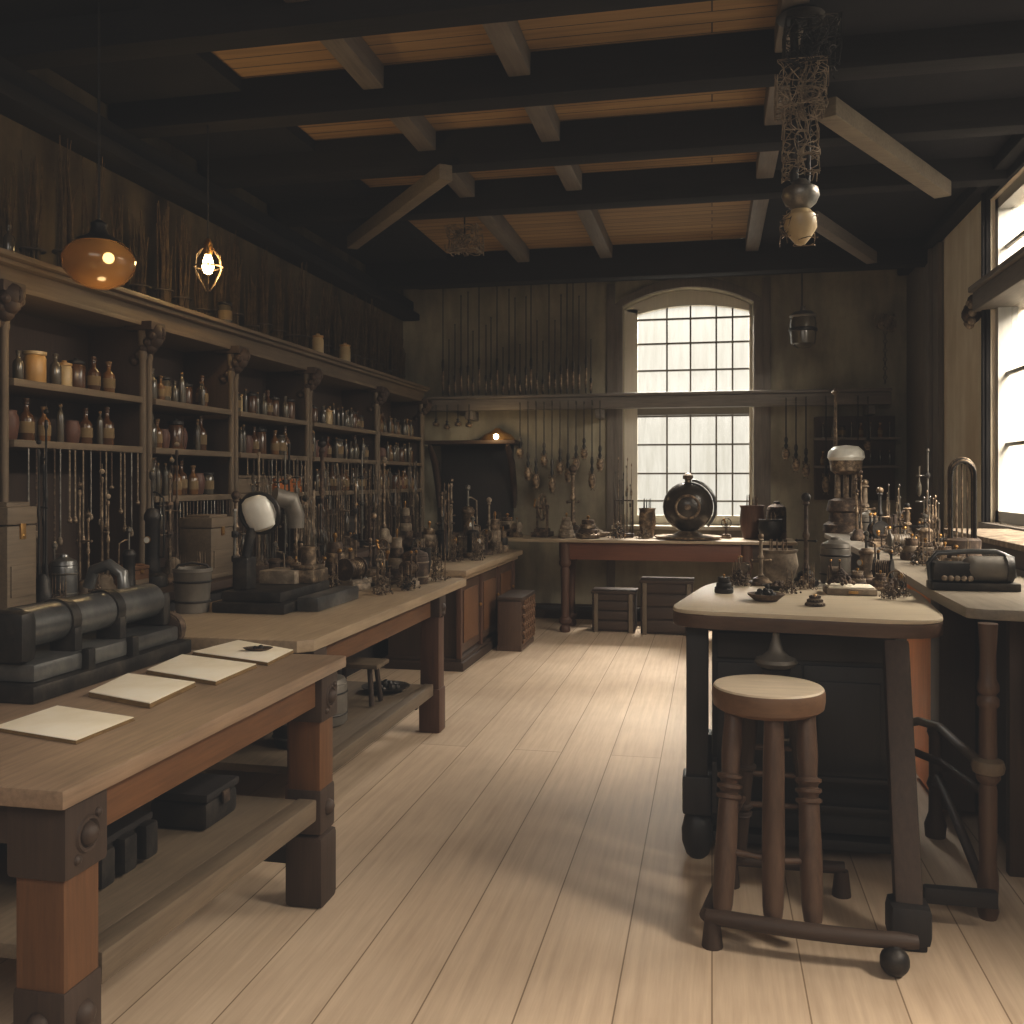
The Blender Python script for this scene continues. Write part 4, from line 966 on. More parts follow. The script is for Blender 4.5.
obj('hood_band', MB().ring((0, 0, 0), .1, .012, 'z', 28, 8).move(Rt @ Matrix.Rotation(PI / 2, 4, 'X')), M['iron'], pr)
obj('hood_spout', MB().tube([(hc.x + .05, hc.y + .06, hc.z + .08), (hc.x + .11, hc.y + .12, hc.z + .06), (hc.x + .13, hc.y + .14, hc.z - .02), (hc.x + .13, hc.y + .14, hc.z - .08)], [.05, .05, .045, .04], 12), M['zinc'], pr)
block(-2.38, -1.85, 4.15, 4.9, T2Z)
for x_ in (-2.31, -1.93):
    for y_ in (4.26, 4.5, 4.78): PLACED.append((x_, y_, .15, T2Z))
put('stack', 't2', 335, 585, 56, 30, 'rust', 'bronze', 'bronze tiered weight standing just right of the hooded machine')
put('machine', 't2', 352, 590, 42, 44, 'dust', 'rust', 'dusty coil machine on second bench beside the flat round dish')
put('column', 't2', 372, 578, 66, 26, 'bronze', 'rust', 'bronze column instrument at the back of second bench near its far end')
put('dish', 't2', 374, 585, 12, 50, 'canvas', 'dust', 'flat round dish of pale lumps at the front of second bench')
put('dish', 't2', 408, 581, 5, 22, 'dust', 'dust', 'small thin dish alone near the far front corner of second bench')
put('rack', 't2', 318, 580, 80, 40, 'dark_y', 'steel', 'rod rack at the back of second bench behind the hooded machine', 0)
put('stand', 't2', 230, 604, 94, 30, 'iron', 'steel', 'retort stand on second bench just left of the hooded machine')
put('pot', 't2', 215, 598, 40, 26, 'rust', 'bronze', 'rusty pot of small tools on second bench, behind the hooded machine')
put('stand', 't2', 345, 580, 96, 24, 'iron', 'bronze', 'retort stand at the back of second bench near the dusty coil machine')
# below the second bench
def floor_thing(kind, x, y, z, r, h, mat, mat2, label, rz=0):
    f, name, cat = MK[kind]; t = thing(name, label, cat, (x, y, z), rz); f(t, r, h, M[mat], M[mat2]); return t
floor_thing('canister', -1.9, 4.42, .297, .13, .26, 'zinc', 'iron', 'round grey canister on the low shelf of the second bench')
floor_thing('bucket', -1.86, 4.05, .297, .12, .16, 'iron', 'gunmetal', 'dark tub on the low shelf of second bench, closest to viewer')
low('milking_stool', 'small four-legged stool on the low shelf of second bench', 'stool', -1.88, 4.86, [('seat', B(-.15, .15, -.1, .1, .2, .225, .008), W('shelf', 'x'))] + [('leg', MB().cyl((sx * .11, sy * .07, 0), (sx * .09, sy * .05, .2), .014), W('dark', 'z')) for sx in (-1, 1) for sy in (-1, 1)], .297)
floor_thing('dish', -1.83, 5.18, .297, .14, .07, 'iron', 'iron', 'flat black pan on the low shelf of second bench, far end')

# ---- cabinet top
for row in (('pump', 388, 556, 40, 34, 'iron', 'iron', 'squat all-black pump on the low cabinet top'),
            ('column', 402, 552, 76, 20, 'bronze', 'dust', 'bronze column instrument on the low cabinet beside the squat black pump'),
            ('stack', 420, 558, 40, 24, 'dust', 'bronze', 'tiered weight at the front of the cabinet top, left of middle'),
            ('column', 440, 556, 66, 22, 'rust', 'bronze', 'rusty column instrument at the middle of the cabinet top'),
            ('pump', 452, 552, 68, 24, 'dust', 'bronze', 'dusty pump with dial standing at the middle of the cabinet top'),
            ('stack', 464, 552, 34, 26, 'rust', 'dust', 'rusty tiered weight just right of the dusty pump'),
            ('column', 476, 548, 52, 18, 'dust', 'dust', 'dusty column instrument toward the right end of the cabinet top'),
            ('stack', 488, 549, 42, 26, 'dust', 'bronze', 'last tiered weight at the right end of the cabinet top'),
            ):
    put(row[0], 't3', *row[1:])

# ---- back table
def bkx(u): return at(u, 530, TBZ)[0]
fl_ = thing('round_flask', 'big round dark flask with hoop handle on the back table before the window', 'flask', (0, 9.5, TBZ + .001))
fx = atY(688, 500, 9.5); zc = zc_of(fx[0], 9.5); fl_.location.x = fx[0]
Rr = 25 * zc / F
obj('plate', MB().lathe([(Rr * .7, 0), (Rr * 1.3, .012), (Rr * 1.32, .03), (Rr * .6, .04), (Rr * .5, .06), (Rr * .35, .075), (0, .08)], 28), M['bronze'], fl_)
dk_glass = mottled('dark_flask_glass', tri(srgb(58, 52, 46), .35), 5, .25, .2, .6, .15)
obj('globe', MB().lathe([(0, -Rr), *[(Rr * math.sin(PI * i / 14), -Rr * math.cos(PI * i / 14)) for i in range(1, 14)], (0, Rr)], 28, (0, 0, Rr + .07), None, .7), dk_glass, fl_)
obj('neck', MB().lathe([(.03, Rr * 2 + .05), (.03, Rr * 2 + .09), (.05, Rr * 2 + .1), (.05, Rr * 2 + .13), (.03, Rr * 2 + .15), (0, Rr * 2 + .16)], 14), M['bronze'], fl_)
obj('hoop_handle', MB().tube([(Rr * 1.08 * math.sin(a), -.02, Rr + .07 + Rr * 1.08 * math.cos(a)) for a in [.15 + i * .2 for i in range(12)]], .016, 8), M['gunmetal'], fl_)
obj('face_ring', MB().ring((0, -Rr * .62, Rr + .07), Rr * .45, .014, 'y', 28, 8).cyl((0, -Rr * .6, Rr + .07), (0, -Rr * .72, Rr + .07), Rr * .12), M['bronze'], fl_)
PLACED.append((fx[0], 9.5, Rr * 1.33, TBZ))
for row in (('rack', 632, 532, 74, 24, 'dark_y', 'iron', 'tall rod rack left of the round flask, against the window'),
            ('pot', 656, 530, 34, 20, 'bronze', 'iron', 'goblet-shaped tool pot just left of the round flask'),
            ('pot', 748, 533, 40, 24, 'red_z', 'bronze', 'reddish pot of brush-like tools right of the round flask'),
            ('dish', 616, 535, 12, 24, 'dust', 'dust', 'shallow dish on the back table below the left window edge'),
            ('wheel', 553, 533, 46, 34, 'rust', 'bronze', 'wheel machine on the back table, left of the hanging tools'),
            ('column', 585, 532, 66, 22, 'rust', 'bronze', 'rusty column instrument on the back table beneath the hanging tools'),
            ('stack', 525, 531, 22, 22, 'dust', 'rust', 'small tiered weight at the left end of the back table'),
            ('stack', 570, 536, 26, 22, 'dust', 'dust', 'pale tiered weight at the front of the back table'),
            ('canister', 772, 533, 34, 22, 'rust', 'iron', 'rusty canister at the right end of the back table')):
    put(row[0], 'bk', *row[1:])
def crate(x, y, w, d, h, label):
    t = thing('storage_crate', label, 'crate', (x, y, 0), 0, 'crates under the back table')
    mb = MB()
    for k in range(4): mb.bx(-w / 2, w / 2, -d / 2, -d / 2 + .02, .03 + k * h / 4, .03 + (k + .86) * h / 4, .004)
    mb.bx(-w / 2, w / 2, -d / 2 + .02, d / 2, 0.01, h, .006)
    obj('crate_body', mb, W('dark', 'x'), t)
    for s in (-1, 1): obj('batten', B(s * w / 2 - s * .04 - .02, s * w / 2 - s * .04 + .02, -d / 2 - .016, -d / 2 - .001, 0, h, .004), W('shelf', 'z'), t)
    obj('lid', B(-w / 2 - .01, w / 2 + .01, -d / 2 - .02, d / 2 + .01, h + .001, h + .03, .005), W('dark', 'x'), t)
crate(-.95, 9.5, .42, .3, .38, 'dark slatted crate on the floor beneath the back table, left one')
crate(-.43, 9.45, .5, .34, .5, 'taller dark slatted crate on the floor beneath the back table, right one')

# ---- centre table
for row in (('stack', 724, 593, 20, 20, 'iron', 'iron', 'small dark knobbed weight alone at the left end of round table'),
            ('dish', 766, 601, 20, 38, 'rust', 'iron', 'dish of dark lumps at the front of the round table'),
            ('dish', 778, 590, 14, 32, 'iron', 'rust', 'smaller dark dish behind the front dish on the round table'),
            ('stack', 815, 606, 12, 22, 'dust', 'rust', 'tiny tiered weight at front edge of the round table'),
            ('column', 806, 586, 94, 26, 'iron', 'rust', 'tall dark column instrument in the middle of the round table'),
            ('pot', 781, 583, 44, 42, 'dust', 'bronze', 'wide dusty pot of tools on round table, left of the tall column'),
            ('canister', 834, 582, 46, 30, 'zinc', 'iron', 'rounded grey canister on round table, right of the tall column'),
            ('pump', 858, 582, 52, 26, 'rust', 'bronze', 'rusty pump on round table beside the grey canister'),
            ('machine', 882, 584, 36, 32, 'rust', 'iron', 'coil machine at the right back edge of the round table')):
    put(row[0], 'c', *row[1:])
x, y, _ = at(851, 594, CZ)
low('pale_case', 'pale flat case near the right front of the round table, heaped with beads', 'case', x, y, [('case', B(-.11, .1, -.07, .09, 0, .028, .006), M['dust']), ('lid', B(-.1, .09, -.06, .08, .0285, .036, .003), M['paper']), ('clasp', B(-.02, .02, -.078, -.071, .008, .02, .002), M['brass'])], CZ + .001)
PLACED.append((x, y, .135, CZ))
t = thing('bead_heap', 'conical heap of dark beads lying on the pale flat case', 'beads', (x - .04, y, CZ + .0372), kind='stuff')
mb = MB()
for i in range(90):
    a, f = U(0, 2 * PI), U(0, 1); q = .055 * (1 - f) ; mb.ball((q * math.cos(a), q * math.sin(a), .007 + f * .06), .0085, 6)
obj('bead', mb, M['rust'], t)
# ---- right bench
hp = thing('lamp_stand', 'tall bronze stand with white rounded cap rising behind the round table', 'stand', (0, 0, RBZ + .001))
x, y, _ = atX(846, 560, 1.12); hp.location.x, hp.location.y = x, y; z0 = zc_of(x, y)
k = z0 / F
obj('base', MB().lathe([(22 * k, 0), (22 * k, 8 * k), (17 * k, 11 * k), (16 * k, 20 * k), (19 * k, 22 * k), (17 * k, 32 * k), (9 * k, 35 * k), (0, 35 * k)], 20), M['rust'], hp)
for d in (-8, 0, 8): obj('rod', MB().lathe([(3.2 * k, 35 * k), (2.4 * k, 66 * k)], 8, (d * k, 0, 0)), M['bronze'], hp)
obj('collar', MB().lathe([(10 * k, 58 * k), (15 * k, 62 * k), (16 * k, 72 * k), (12 * k, 76 * k), (0, 76 * k)], 18), M['bronze'], hp)
obj('white_cap', MB().lathe([(16 * k, 72 * k), (18 * k, 75 * k), (17 * k, 81 * k), (12 * k, 86 * k), (0, 87.5 * k)], 24), M['white'], hp)
obj('spike', MB().lathe([(2.2 * k, 84 * k), (1.4 * k, 138 * k), (4 * k, 140 * k), (0, 146 * k)], 8, (-10 * k, 0, 0)), M['bronze'], hp)
PLACED.append((x, y, 24 * k, RBZ))
lo = thing('bent_rod_sheaf', 'sheaf of tall bent rods looped at top, against the cream wall on right bench', 'rods', (0, 0, RBZ + .001))
x, y, _ = at(962, 566, RBZ); lo.location.x, lo.location.y = x, y; k = zc_of(x, y) / F
obj('holder', MB().lathe([(19 * k, 0), (20 * k, 6 * k), (17 * k, 14 * k), (18 * k, 26 * k), (15 * k, 28 * k), (0, 28 * k)], 18), M['rust'], lo)
for i in range(7):
    f = -1 + 2 * i / 6; yy = f * 7 * k
    pts = [(-12.5 * k + 1.5 * k * abs(f), yy, 26 * k)] + [(-(12.5 - 1.5 * abs(f)) * k * math.cos(PI * j / 10), yy, (94 - 4 * abs(f)) * k + 14 * k * math.sin(PI * j / 10)) for j in range(11)] + [((12.5 - 1.5 * abs(f)) * k, yy, 26 * k)]
    obj('bent_rod', MB().tube(pts, 1.1 * k, 7), M['bronze'] if i % 2 else M['iron'], lo)
for f in (-5, 0, 5): obj('straight_rod', MB().lathe([(1.0 * k, 26 * k), (1.0 * k, 102 * k)], 7, (f * k, 0, 0)), M['bronze'], lo)
PLACED.append((x, y, 21 * k, RBZ))
bp_ = thing('barrel_machine', 'dark machine with pale rounded barrel and bent pipe, at front of right bench', 'machine', (0, 0, RBZ + .001))
x, y, _ = at(978, 590, RBZ); bp_.location.x, bp_.location.y = x, y; k = zc_of(x, y) / F
obj('base', B(-46 * k, 36 * k, -14 * k, 14 * k, 0, 8 * k, .006), M['iron'], bp_)
obj('body', MB().box((-24 * k, 0, 18 * k), (40 * k, 22 * k, 20 * k), .02), M['iron'], bp_)
obj('barrel', MB().cyl((-4 * k, 0, 21 * k), (24 * k, 0, 21 * k), 13 * k, n=24).ball((-4 * k, 0, 21 * k), 13 * k, 20), M['zinc'], bp_)
obj('end_cap', MB().cyl((24 * k, 0, 21 * k), (31 * k, 0, 21 * k), 15 * k, 13 * k, n=24), M['iron'], bp_)
obj('pipe', MB().tube([(-44 * k, 2 * k, 6 * k), (-46 * k, 2 * k, 26 * k), (-38 * k, 2 * k, 36 * k), (-8 * k, 4 * k, 38 * k), (18 * k, 4 * k, 38 * k), (32 * k, 2 * k, 32 * k), (33 * k, 0, 12 * k)], 2.6 * k, 10), M['gunmetal'], bp_)
bt_ = MB(); 
for i in range(5): bt_.ball(((-34 + i * 6) * k, -12.5 * k, 12 * k), 3 * k, 8)
obj('knobs', bt_, M['dust'], bp_)
block(x - 48 * k, x + 38 * k, y - 16 * k, y + 16 * k, RBZ)
mbx = thing('marble_box', 'long dark box with a pale stone top under the right window', 'box', (0, 0, RBZ + .001))
obj('box', B(1.5, 1.86, 4.7, 6.6, 0, .1, .01), W('dark', 'y'), mbx); obj('stone_top', B(1.47, 1.87, 4.67, 6.63, .101, .135, .01), M['dust'], mbx)
block(1.45, 1.87, 4.6, 6.75, RBZ)
PLACED.append((1.52, 6.58, .09, RBZ)); PLACED.append((1.52, 4.72, .09, RBZ))
for row in (('stack', 935, 577, 18, 34, 'rust', 'dust', 'low tiered weight at the curved front of the right bench'),
            ('machine', 900, 553, 26, 40, 'dust', 'zinc', 'dusty coil machine midway along the right bench'),
            ('pump', 925, 556, 42, 26, 'rust', 'bronze', 'rusty pump beside the sheaf of bent rods'),
            ('stack', 945, 570, 30, 22, 'bronze', 'rust', 'bronze tiered weight in front of the sheaf of bent rods'),
            ('column', 880, 545, 58, 22, 'bronze', 'iron', 'bronze column instrument at far part of the right bench'),
            ('wheel', 895, 545, 42, 24, 'iron', 'rust', 'wheel machine at far part of the right bench'),
            ('stand', 910, 545, 96, 22, 'iron', 'steel', 'retort stand at far part of right bench before the timber panelling'),
            ('rack', 932, 548, 62, 22, 'dark_y', 'bronze', 'rod rack on the right bench just left of the bent-rod sheaf'),
            ('canister', 868, 540, 30, 18, 'zinc', 'iron', 'grey canister at the far end of the right bench'),
            ('column', 858, 540, 72, 16, 'rust', 'bronze', 'rusty column instrument at the far end of the right bench')):
    put(row[0], 'rb', *row[1:])


# ---- the crowd of smaller apparatus between the larger pieces
ADJ = {'rust': 'rusty', 'bronze': 'bronze', 'dust': 'dusty', 'iron': 'black', 'dark_y': 'dark', 'zinc': 'grey', 'gunmetal': 'dull grey'}
NOUN = {'column': 'column instrument', 'machine': 'coil machine', 'stand': 'retort stand', 'bucket': 'bucket', 'wheel': 'wheel machine', 'stack': 'tiered weight', 'rack': 'rod rack', 'case': 'instrument case', 'pump': 'hand pump', 'dish': 'dish', 'pot': 'tool pot', 'canister': 'canister', 'heap': 'heap of metal scraps'}
PLACE = {'t1': 'first bench', 'ctr': 'shelving counter', 't2': 'second bench', 't3': 'low cabinet', 'bk': 'back table', 'c': 'round table', 'rb': 'right bench'}
def crowd(s, spots, kinds, hs, ws):
    for (u, v) in spots:
        kd = R_.choice(kinds); m1, m2 = R_.choice([('rust', 'bronze'), ('bronze', 'dust'), ('dust', 'rust'), ('iron', 'bronze'), ('rust', 'dust'), ('bronze', 'iron')])
        if kd == 'rack': m1 = 'dark_y'
        kk = 1.5 if kd in ('stand', 'rack', 'column') else .75
        put(kd, s, u, v, U(*hs) * kk, U(*ws), m1, m2, None, 0 if kd == 'rack' else None)
tall = ['column', 'rack', 'stand', 'column', 'pump', 'stack']
mix = ['column', 'stack', 'pump', 'rack', 'pot', 'machine', 'canister', 'stack', 'wheel']
crowd('ctr', [(20, None), (74, None), (118, None), (170, None), (186, None), (224, None), (250, None), (275, None), (295, None), (313, None), (329, None), (344, None), (357, None), (368, None), (379, None), (389, None), (399, None)], tall, (64, 100), (20, 32))
crowd('t2', [(275, 590), (300, 588), (318, 586), (360, 588), (392, 582), (380, 590), (265, 585), (285, 583), (300, 580), (340, 578), (355, 574), (362, 582), (385, 576), (325, 574), (310, 590), (345, 583), (245, 588)], mix, (46, 74), (24, 34))
crowd('t3', [(395, 558), (410, 562), (430, 556), (445, 560), (458, 556), (470, 553), (480, 552), (498, 549), (425, 549), (447, 547), (462, 546)], mix, (32, 54), (16, 24))
crowd('bk', [(510, 533), (530, 534), (540, 530), (562, 530), (577, 534), (592, 534), (610, 530), (725, 530), (735, 534), (760, 531)], mix, (24, 40), (16, 24))
crowd('rb', [(872, 545), (885, 550), (890, 541), (905, 549), (915, 550), (922, 545), (940, 549), (912, 560), (930, 564), (940, 558), (955, 575), (875, 539), (865, 537), (902, 538), (918, 538), (950, 582)], mix, (30, 50), (22, 32))
crowd('c', [(795, 580), (820, 580), (846, 583), (868, 586), (770, 584), (872, 594)], mix, (26, 40), (20, 30))
hp_ = ['heap']
crowd('t2', [(240, 590), (262, 582), (290, 585), (312, 583), (322, 594), (342, 590), (352, 580), (366, 583), (388, 584), (350, 586), (300, 578), (332, 576)], hp_, (18, 34), (26, 40))
crowd('t3', [(398, 562), (414, 558), (428, 560), (446, 552), (466, 557), (484, 554), (500, 552), (474, 546), (454, 561)], hp_, (14, 26), (18, 30))
crowd('rb', [(884, 556), (900, 560), (915, 566), (930, 572), (945, 576), (908, 553), (935, 560), (920, 549), (890, 547), (955, 566), (940, 583), (876, 548), (898, 566)], hp_, (14, 28), (22, 34))
crowd('c', [(800, 588), (826, 588), (790, 594), (840, 588), (864, 580), (812, 580), (878, 590), (752, 586)], hp_, (14, 24), (22, 32))
crowd('bk', [(515, 532), (545, 536), (560, 534), (580, 536), (605, 534), (643, 536), (668, 530), (728, 534), (590, 530)], hp_, (12, 22), (20, 30))
crowd('ctr', [(30, None), (55, None), (95, None), (112, None), (142, None), (176, None), (215, None), (244, None), (268, None), (290, None), (318, None), (340, None), (360, None)], hp_, (24, 40), (26, 40))
bys = {}
for (s, kd, x, y, t, m) in ALLP: bys.setdefault((s, kd), []).append((512 + F * (x * CS + y * SN) / zc_of(x, y), t, m))
for (s, kd), rows in bys.items():
    rows.sort(key=lambda r: r[0])
    for i, (u, t, m) in enumerate(rows):
        if t['label'] == 'auto':
            t['label'] = '%s %s on the %s, %s' % (ADJ.get(m, 'dark'), NOUN[kd], PLACE[s], ('%s of %d such from the left' % (nth(i + 1), len(rows))) if len(rows) > 1 else 'the only one there')
# thin rods hung from the shelf edges
hr = []
for mt_ in ('steel', 'dust', 'rust'):
    t = thing('hanging_rod', 'auto', 'rod')
    obj('shaft', MB().lathe([(.0045, -.93), (.004, 0)], 6), M[mt_], t)
    obj('tip', MB().lathe([(0, -1), (.010, -.985), (.012, -.95), (.007, -.91), (0, -.905)], 8), M['dust'] if mt_ != 'dust' else M['bronze'], t)
    hr.append([t, False])
for bi, zz, wh, n in ((1, 1.643, 'middle', 16), (2, 1.373, 'lower', 20), (3, 1.373, 'lower', 22), (4, 1.373, 'lower', 24), (5, 1.373, 'lower', 20), (3, 1.643, 'middle', 14), (4, 1.643, 'middle', 18)):
    a, b = allp[bi] + .1, allp[bi + 1] - .1
    for i in range(n):
        y = a + (b - a) * (i + U(.25, .75)) / n; L = U(.14, .40) if wh == 'lower' else U(.1, .2) if bi > 1 else U(.15, .5)
        lab = 'thin rod hanging from the %s shelf edge of the %s, %s from left' % (wh, bayn[bi - 1], nth(i + 1))
        w_ = R_.choice(hr)
        if not w_[1]: w_[1] = True; o = w_[0]; o['label'] = lab; o.location = (-2.99, y, zz)
        else: o = dup(w_[0], lab, (-2.99, y, zz))
        o.scale = (1, 1, L); o['group'] = 'thin rods hanging along the shelves'
# ------------------------------------------------------------------ things that hang
def cordmat(): return M['iron']
# amber globe lamp
def emis(name, col, s):
    m, t, b = nt(name); b.inputs['Emission Color'].default_value = (*col, 1); b.inputs['Emission Strength'].default_value = s; b.inputs['Base Color'].default_value = (*col, 1); return m
hot = emis('hot_filament', (1, .84, .56), 10)
gm, gt, gb = nt('amber_lamp_glass')
gb.inputs['Base Color'].default_value = (*srgb(128, 92, 52), 1); gb.inputs['Roughness'].default_value = .16; gb.inputs['Specular IOR Level'].default_value = .7
gtr = gt.nodes.new('ShaderNodeBsdfTransparent'); gtr.inputs[0].default_value = (1, .72, .38, 1); gmx = gt.nodes.new('ShaderNodeMixShader'); gmx.inputs[0].default_value = .2
gtl = gt.nodes.new('ShaderNodeBsdfTranslucent'); gtl.inputs[0].default_value = (*srgb(170, 122, 66), 1); gm2 = gt.nodes.new('ShaderNodeMixShader'); gm2.inputs[0].default_value = .2
lk(gt, gb.outputs[0], gm2.inputs[1]); lk(gt, gtl.outputs[0], gm2.inputs[2])
lk(gt, gm2.outputs[0], gmx.inputs[1]); lk(gt, gtr.outputs[0], gmx.inputs[2]); lk(gt, gmx.outputs[0], gt.nodes['Material Output'].inputs[0])
x, y, z = atX(99, 262, -2.7); k = zc_of(x, y) / F
la = thing('pendant_lamp', 'large amber glass globe lamp hanging in front of the shelf cornice', 'lamp', (x, y, z))
obj('globe', MB().lathe([(0, -27 * k), (12 * k, -25.5 * k), (24 * k, -20 * k), (33 * k, -9 * k), (35.5 * k, 2 * k), (31 * k, 12 * k), (22 * k, 19 * k), (12 * k, 24 * k), (9 * k, 27 * k)], 36), gm, la)
obj('metal_cap', MB().lathe([(24 * k, 18.5 * k), (20 * k, 22 * k), (10 * k, 27 * k), (7 * k, 34 * k), (8 * k, 38 * k), (3 * k, 42 * k), (0, 42 * k)], 24), M['iron'], la)
obj('bulb', MB().ball((17 * k, -9 * k, 1 * k), 5.5 * k, 14), hot, la)
obj('cord', MB().cyl((0, 0, 40 * k), (0, 0, ZC - .08 - z), .006, n=8), M['iron'], la)
point('pendant_glow', (x + .06, y - .03, z - .3), 2.0, (1, .66, .3), .05)
x, y, z = atX(208, 265, -2.78); k = zc_of(x, y) / F
lb = thing('cage_lamp', 'bare glowing bulb in wire cage hanging above the shelf cornice', 'lamp', (x, y, z))
obj('bulb', MB().lathe([(0, -10 * k), (4 * k, -8 * k), (6 * k, -2 * k), (5 * k, 4 * k), (3 * k, 10 * k), (0, 11 * k)], 16), emis('bulb_glow', (1, .74, .36), 12), lb)
cg = MB()
for i in range(6):
    a = PI * i / 3; c_, s_ = math.cos(a), math.sin(a)
    cg.tube([(4 * k * c_, 4 * k * s_, 18 * k), (13 * k * c_, 13 * k * s_, 8 * k), (14 * k * c_, 14 * k * s_, -6 * k), (6 * k * c_, 6 * k * s_, -20 * k), (2 * k * c_, 2 * k * s_, -26 * k)], .7 * k, 6)
cg.ring((0, 0, -2 * k), 14 * k, .8 * k, 'z', 20, 6)
obj('wire_cage', cg, M['bronze'], lb)
obj('socket', MB().lathe([(4 * k, 10 * k), (5 * k, 13 * k), (4 * k, 22 * k), (2 * k, 26 * k), (0, 27 * k)], 12), M['brass'], lb)
obj('cord', MB().cyl((0, 0, 26 * k), (0, 0, 3.497 - z), .005, n=8), M['iron'], lb)
point('cage_glow', (x + .12, y, z - .02), 7, (1, .66, .28), .05)
# lantern by the window, ceiling tangle and the big hanging fixture
x, y, z = atY(803, 330, 9.35); k = zc_of(x, y) / F
ln = thing('hanging_lantern', 'dim glass lantern hanging right of the arched window', 'lantern', (x, y, z))
obj('top', MB().lathe([(12 * k, 12 * k), (13.5 * k, 14 * k), (9 * k, 18 * k), (3 * k, 19 * k), (2 * k, 24 * k), (0, 24 * k)], 20), M['zinc'], ln)
obj('glass', MB().lathe([(6 * k, -18 * k), (12 * k, -14 * k), (13 * k, -4 * k), (13 * k, 6 * k), (12 * k, 12 * k)], 20), M['smoke'], ln)
obj('band', MB().lathe([(13.2 * k, -2 * k), (14 * k, -1 * k), (14 * k, 1 * k), (13.2 * k, 2 * k)], 20), M['iron'], ln)
obj('cord', MB().cyl((-1 * k, 0, 24 * k), (-1 * k, 0, ZC - z - .004), .006, n=8), M['iron'], ln)
def tangle(mb, c, rx, rz, n, r, rnd):
    for i in range(n):
        p = Vector(c) + Vector((rnd.uniform(-rx, rx) * .6, rnd.uniform(-rx, rx) * .6, rnd.uniform(-rz, rz)))
        v = Vector((rnd.gauss(0, 1), rnd.gauss(0, 1), rnd.gauss(0, 1))); v.normalize(); pts = []
        for j in range(9):
            pts.append(p.copy()); v = (v + Vector((rnd.gauss(0, .5), rnd.gauss(0, .5), rnd.gauss(0, .5)))).normalized(); p = p + v * rx * .45
            q = p - Vector(c); q = Vector((max(-rx, min(rx, q.x)), max(-rx, min(rx, q.y)), max(-rz, min(rz, q.z)))); p = Vector(c) + q
        mb.tube(pts, r, 5)
    return mb
rt = random.Random(5)
x, y = .39, 4.45; k = zc_of(x, y) / F
hz = 1.5 + (VH - 200) * k
hf = thing('ceiling_fixture', 'big tangled hanging fixture ending in two metal and glass bulbs, right of centre', 'lamp', (x, y, 0))
obj('upper_bulb', MB().lathe([(8 * k, hz - 10 * k), (15 * k, hz - 4 * k), (18.5 * k, hz + 4 * k), (17 * k, hz + 11 * k), (10 * k, hz + 15 * k), (6 * k, hz + 20 * k), (0, hz + 21 * k)], 24), M['steel'], hf)
obj('lower_bulb', MB().lathe([(0, hz - 46 * k), (5 * k, hz - 44 * k), (10 * k, hz - 38 * k), (16 * k, hz - 28 * k), (15 * k, hz - 16 * k), (9 * k, hz - 10 * k)], 24), M['cream'], hf)
obj('stem', MB().cyl((-6 * k, 0, hz + 18 * k), (-6 * k, 0, ZC - .13), 4 * k).cyl((7 * k, 0, hz + 14 * k), (9 * k, 0, ZC - .13), 2.5 * k), M['iron'], hf)
obj('canopy', MB().lathe([(20 * k, ZC - .16), (24 * k, ZC - .15), (20 * k, ZC - .135), (0, ZC - .133)], 20), M['iron'], hf)
o = obj('wire_tangle', tangle(tangle(MB(), (0, 0, hz + 110 * k), 24 * k, 22 * k, 80, .5 * k, rt), (0, 0, hz + 65 * k), 17 * k, 42 * k, 90, .55 * k, rt), M['dust'], hf)
o2 = obj('upper_tangle', tangle(MB(), (10 * k, 0, hz + 150 * k), 26 * k, 22 * k, 70, .5 * k, rt), M['iron'], hf)
o3 = obj('net', tangle(MB(), (-2 * k, 0, hz - 26 * k), 17 * k, 16 * k, 18, .5 * k, rt), M['bronze'], hf)
x, y, z = -2.0, 7.6, 3.48
tg = thing('hanging_tangle', 'knot of dusty wire hanging from the ceiling above the back left corner', 'wire', (x, y, z))
obj('wire_tangle', tangle(MB(), (0, 0, 0), .13, .10, 40, .005, rt), M['dust'], tg)
obj('cord', MB().cyl((0, 0, .05), (0, 0, ZC - z - .004), .006, n=6), M['iron'], tg)

# long rods standing on the back rail
rodp = thing('long_rod', 'prototype', 'rod')
obj('shaft', MB().lathe([(.006, .0), (.006, .01), (.011, .03), (.011, .22), (.016, .24), (.016, .27), (.0065, .3), (.0055, .97), (.009, .985), (0, 1.0)], 8), M['iron'], rodp)
obj('grip', MB().lathe([(.013, .05), (.016, .08), (.014, .15), (.0125, .2)], 8), M['bronze'], rodp)
uu = [443, 449, 455, 461, 468, 473, 479, 486, 491, 497, 503, 509, 515, 520, 526, 531, 537, 543, 549, 555, 561, 567, 573, 579, 586, 591]
for i, u in enumerate(uu):
    x, _, zt = atY(u, U(275, 350) if i % 3 else U(262, 300), 9.93)
    h = zt - 2.402
    lab = 'thin dark rod standing upright on the back rail, %s from the left corner' % nth(i + 1)
    if i == 0: o = rodp; o['label'] = lab; o.location = (x, 9.93, 2.402); o.scale = (1, 1, h)
    else: o = dup(rodp, lab, (x, 9.93, 2.402), 0, (1, 1, h))
    o['group'] = 'long rods on the back rail'
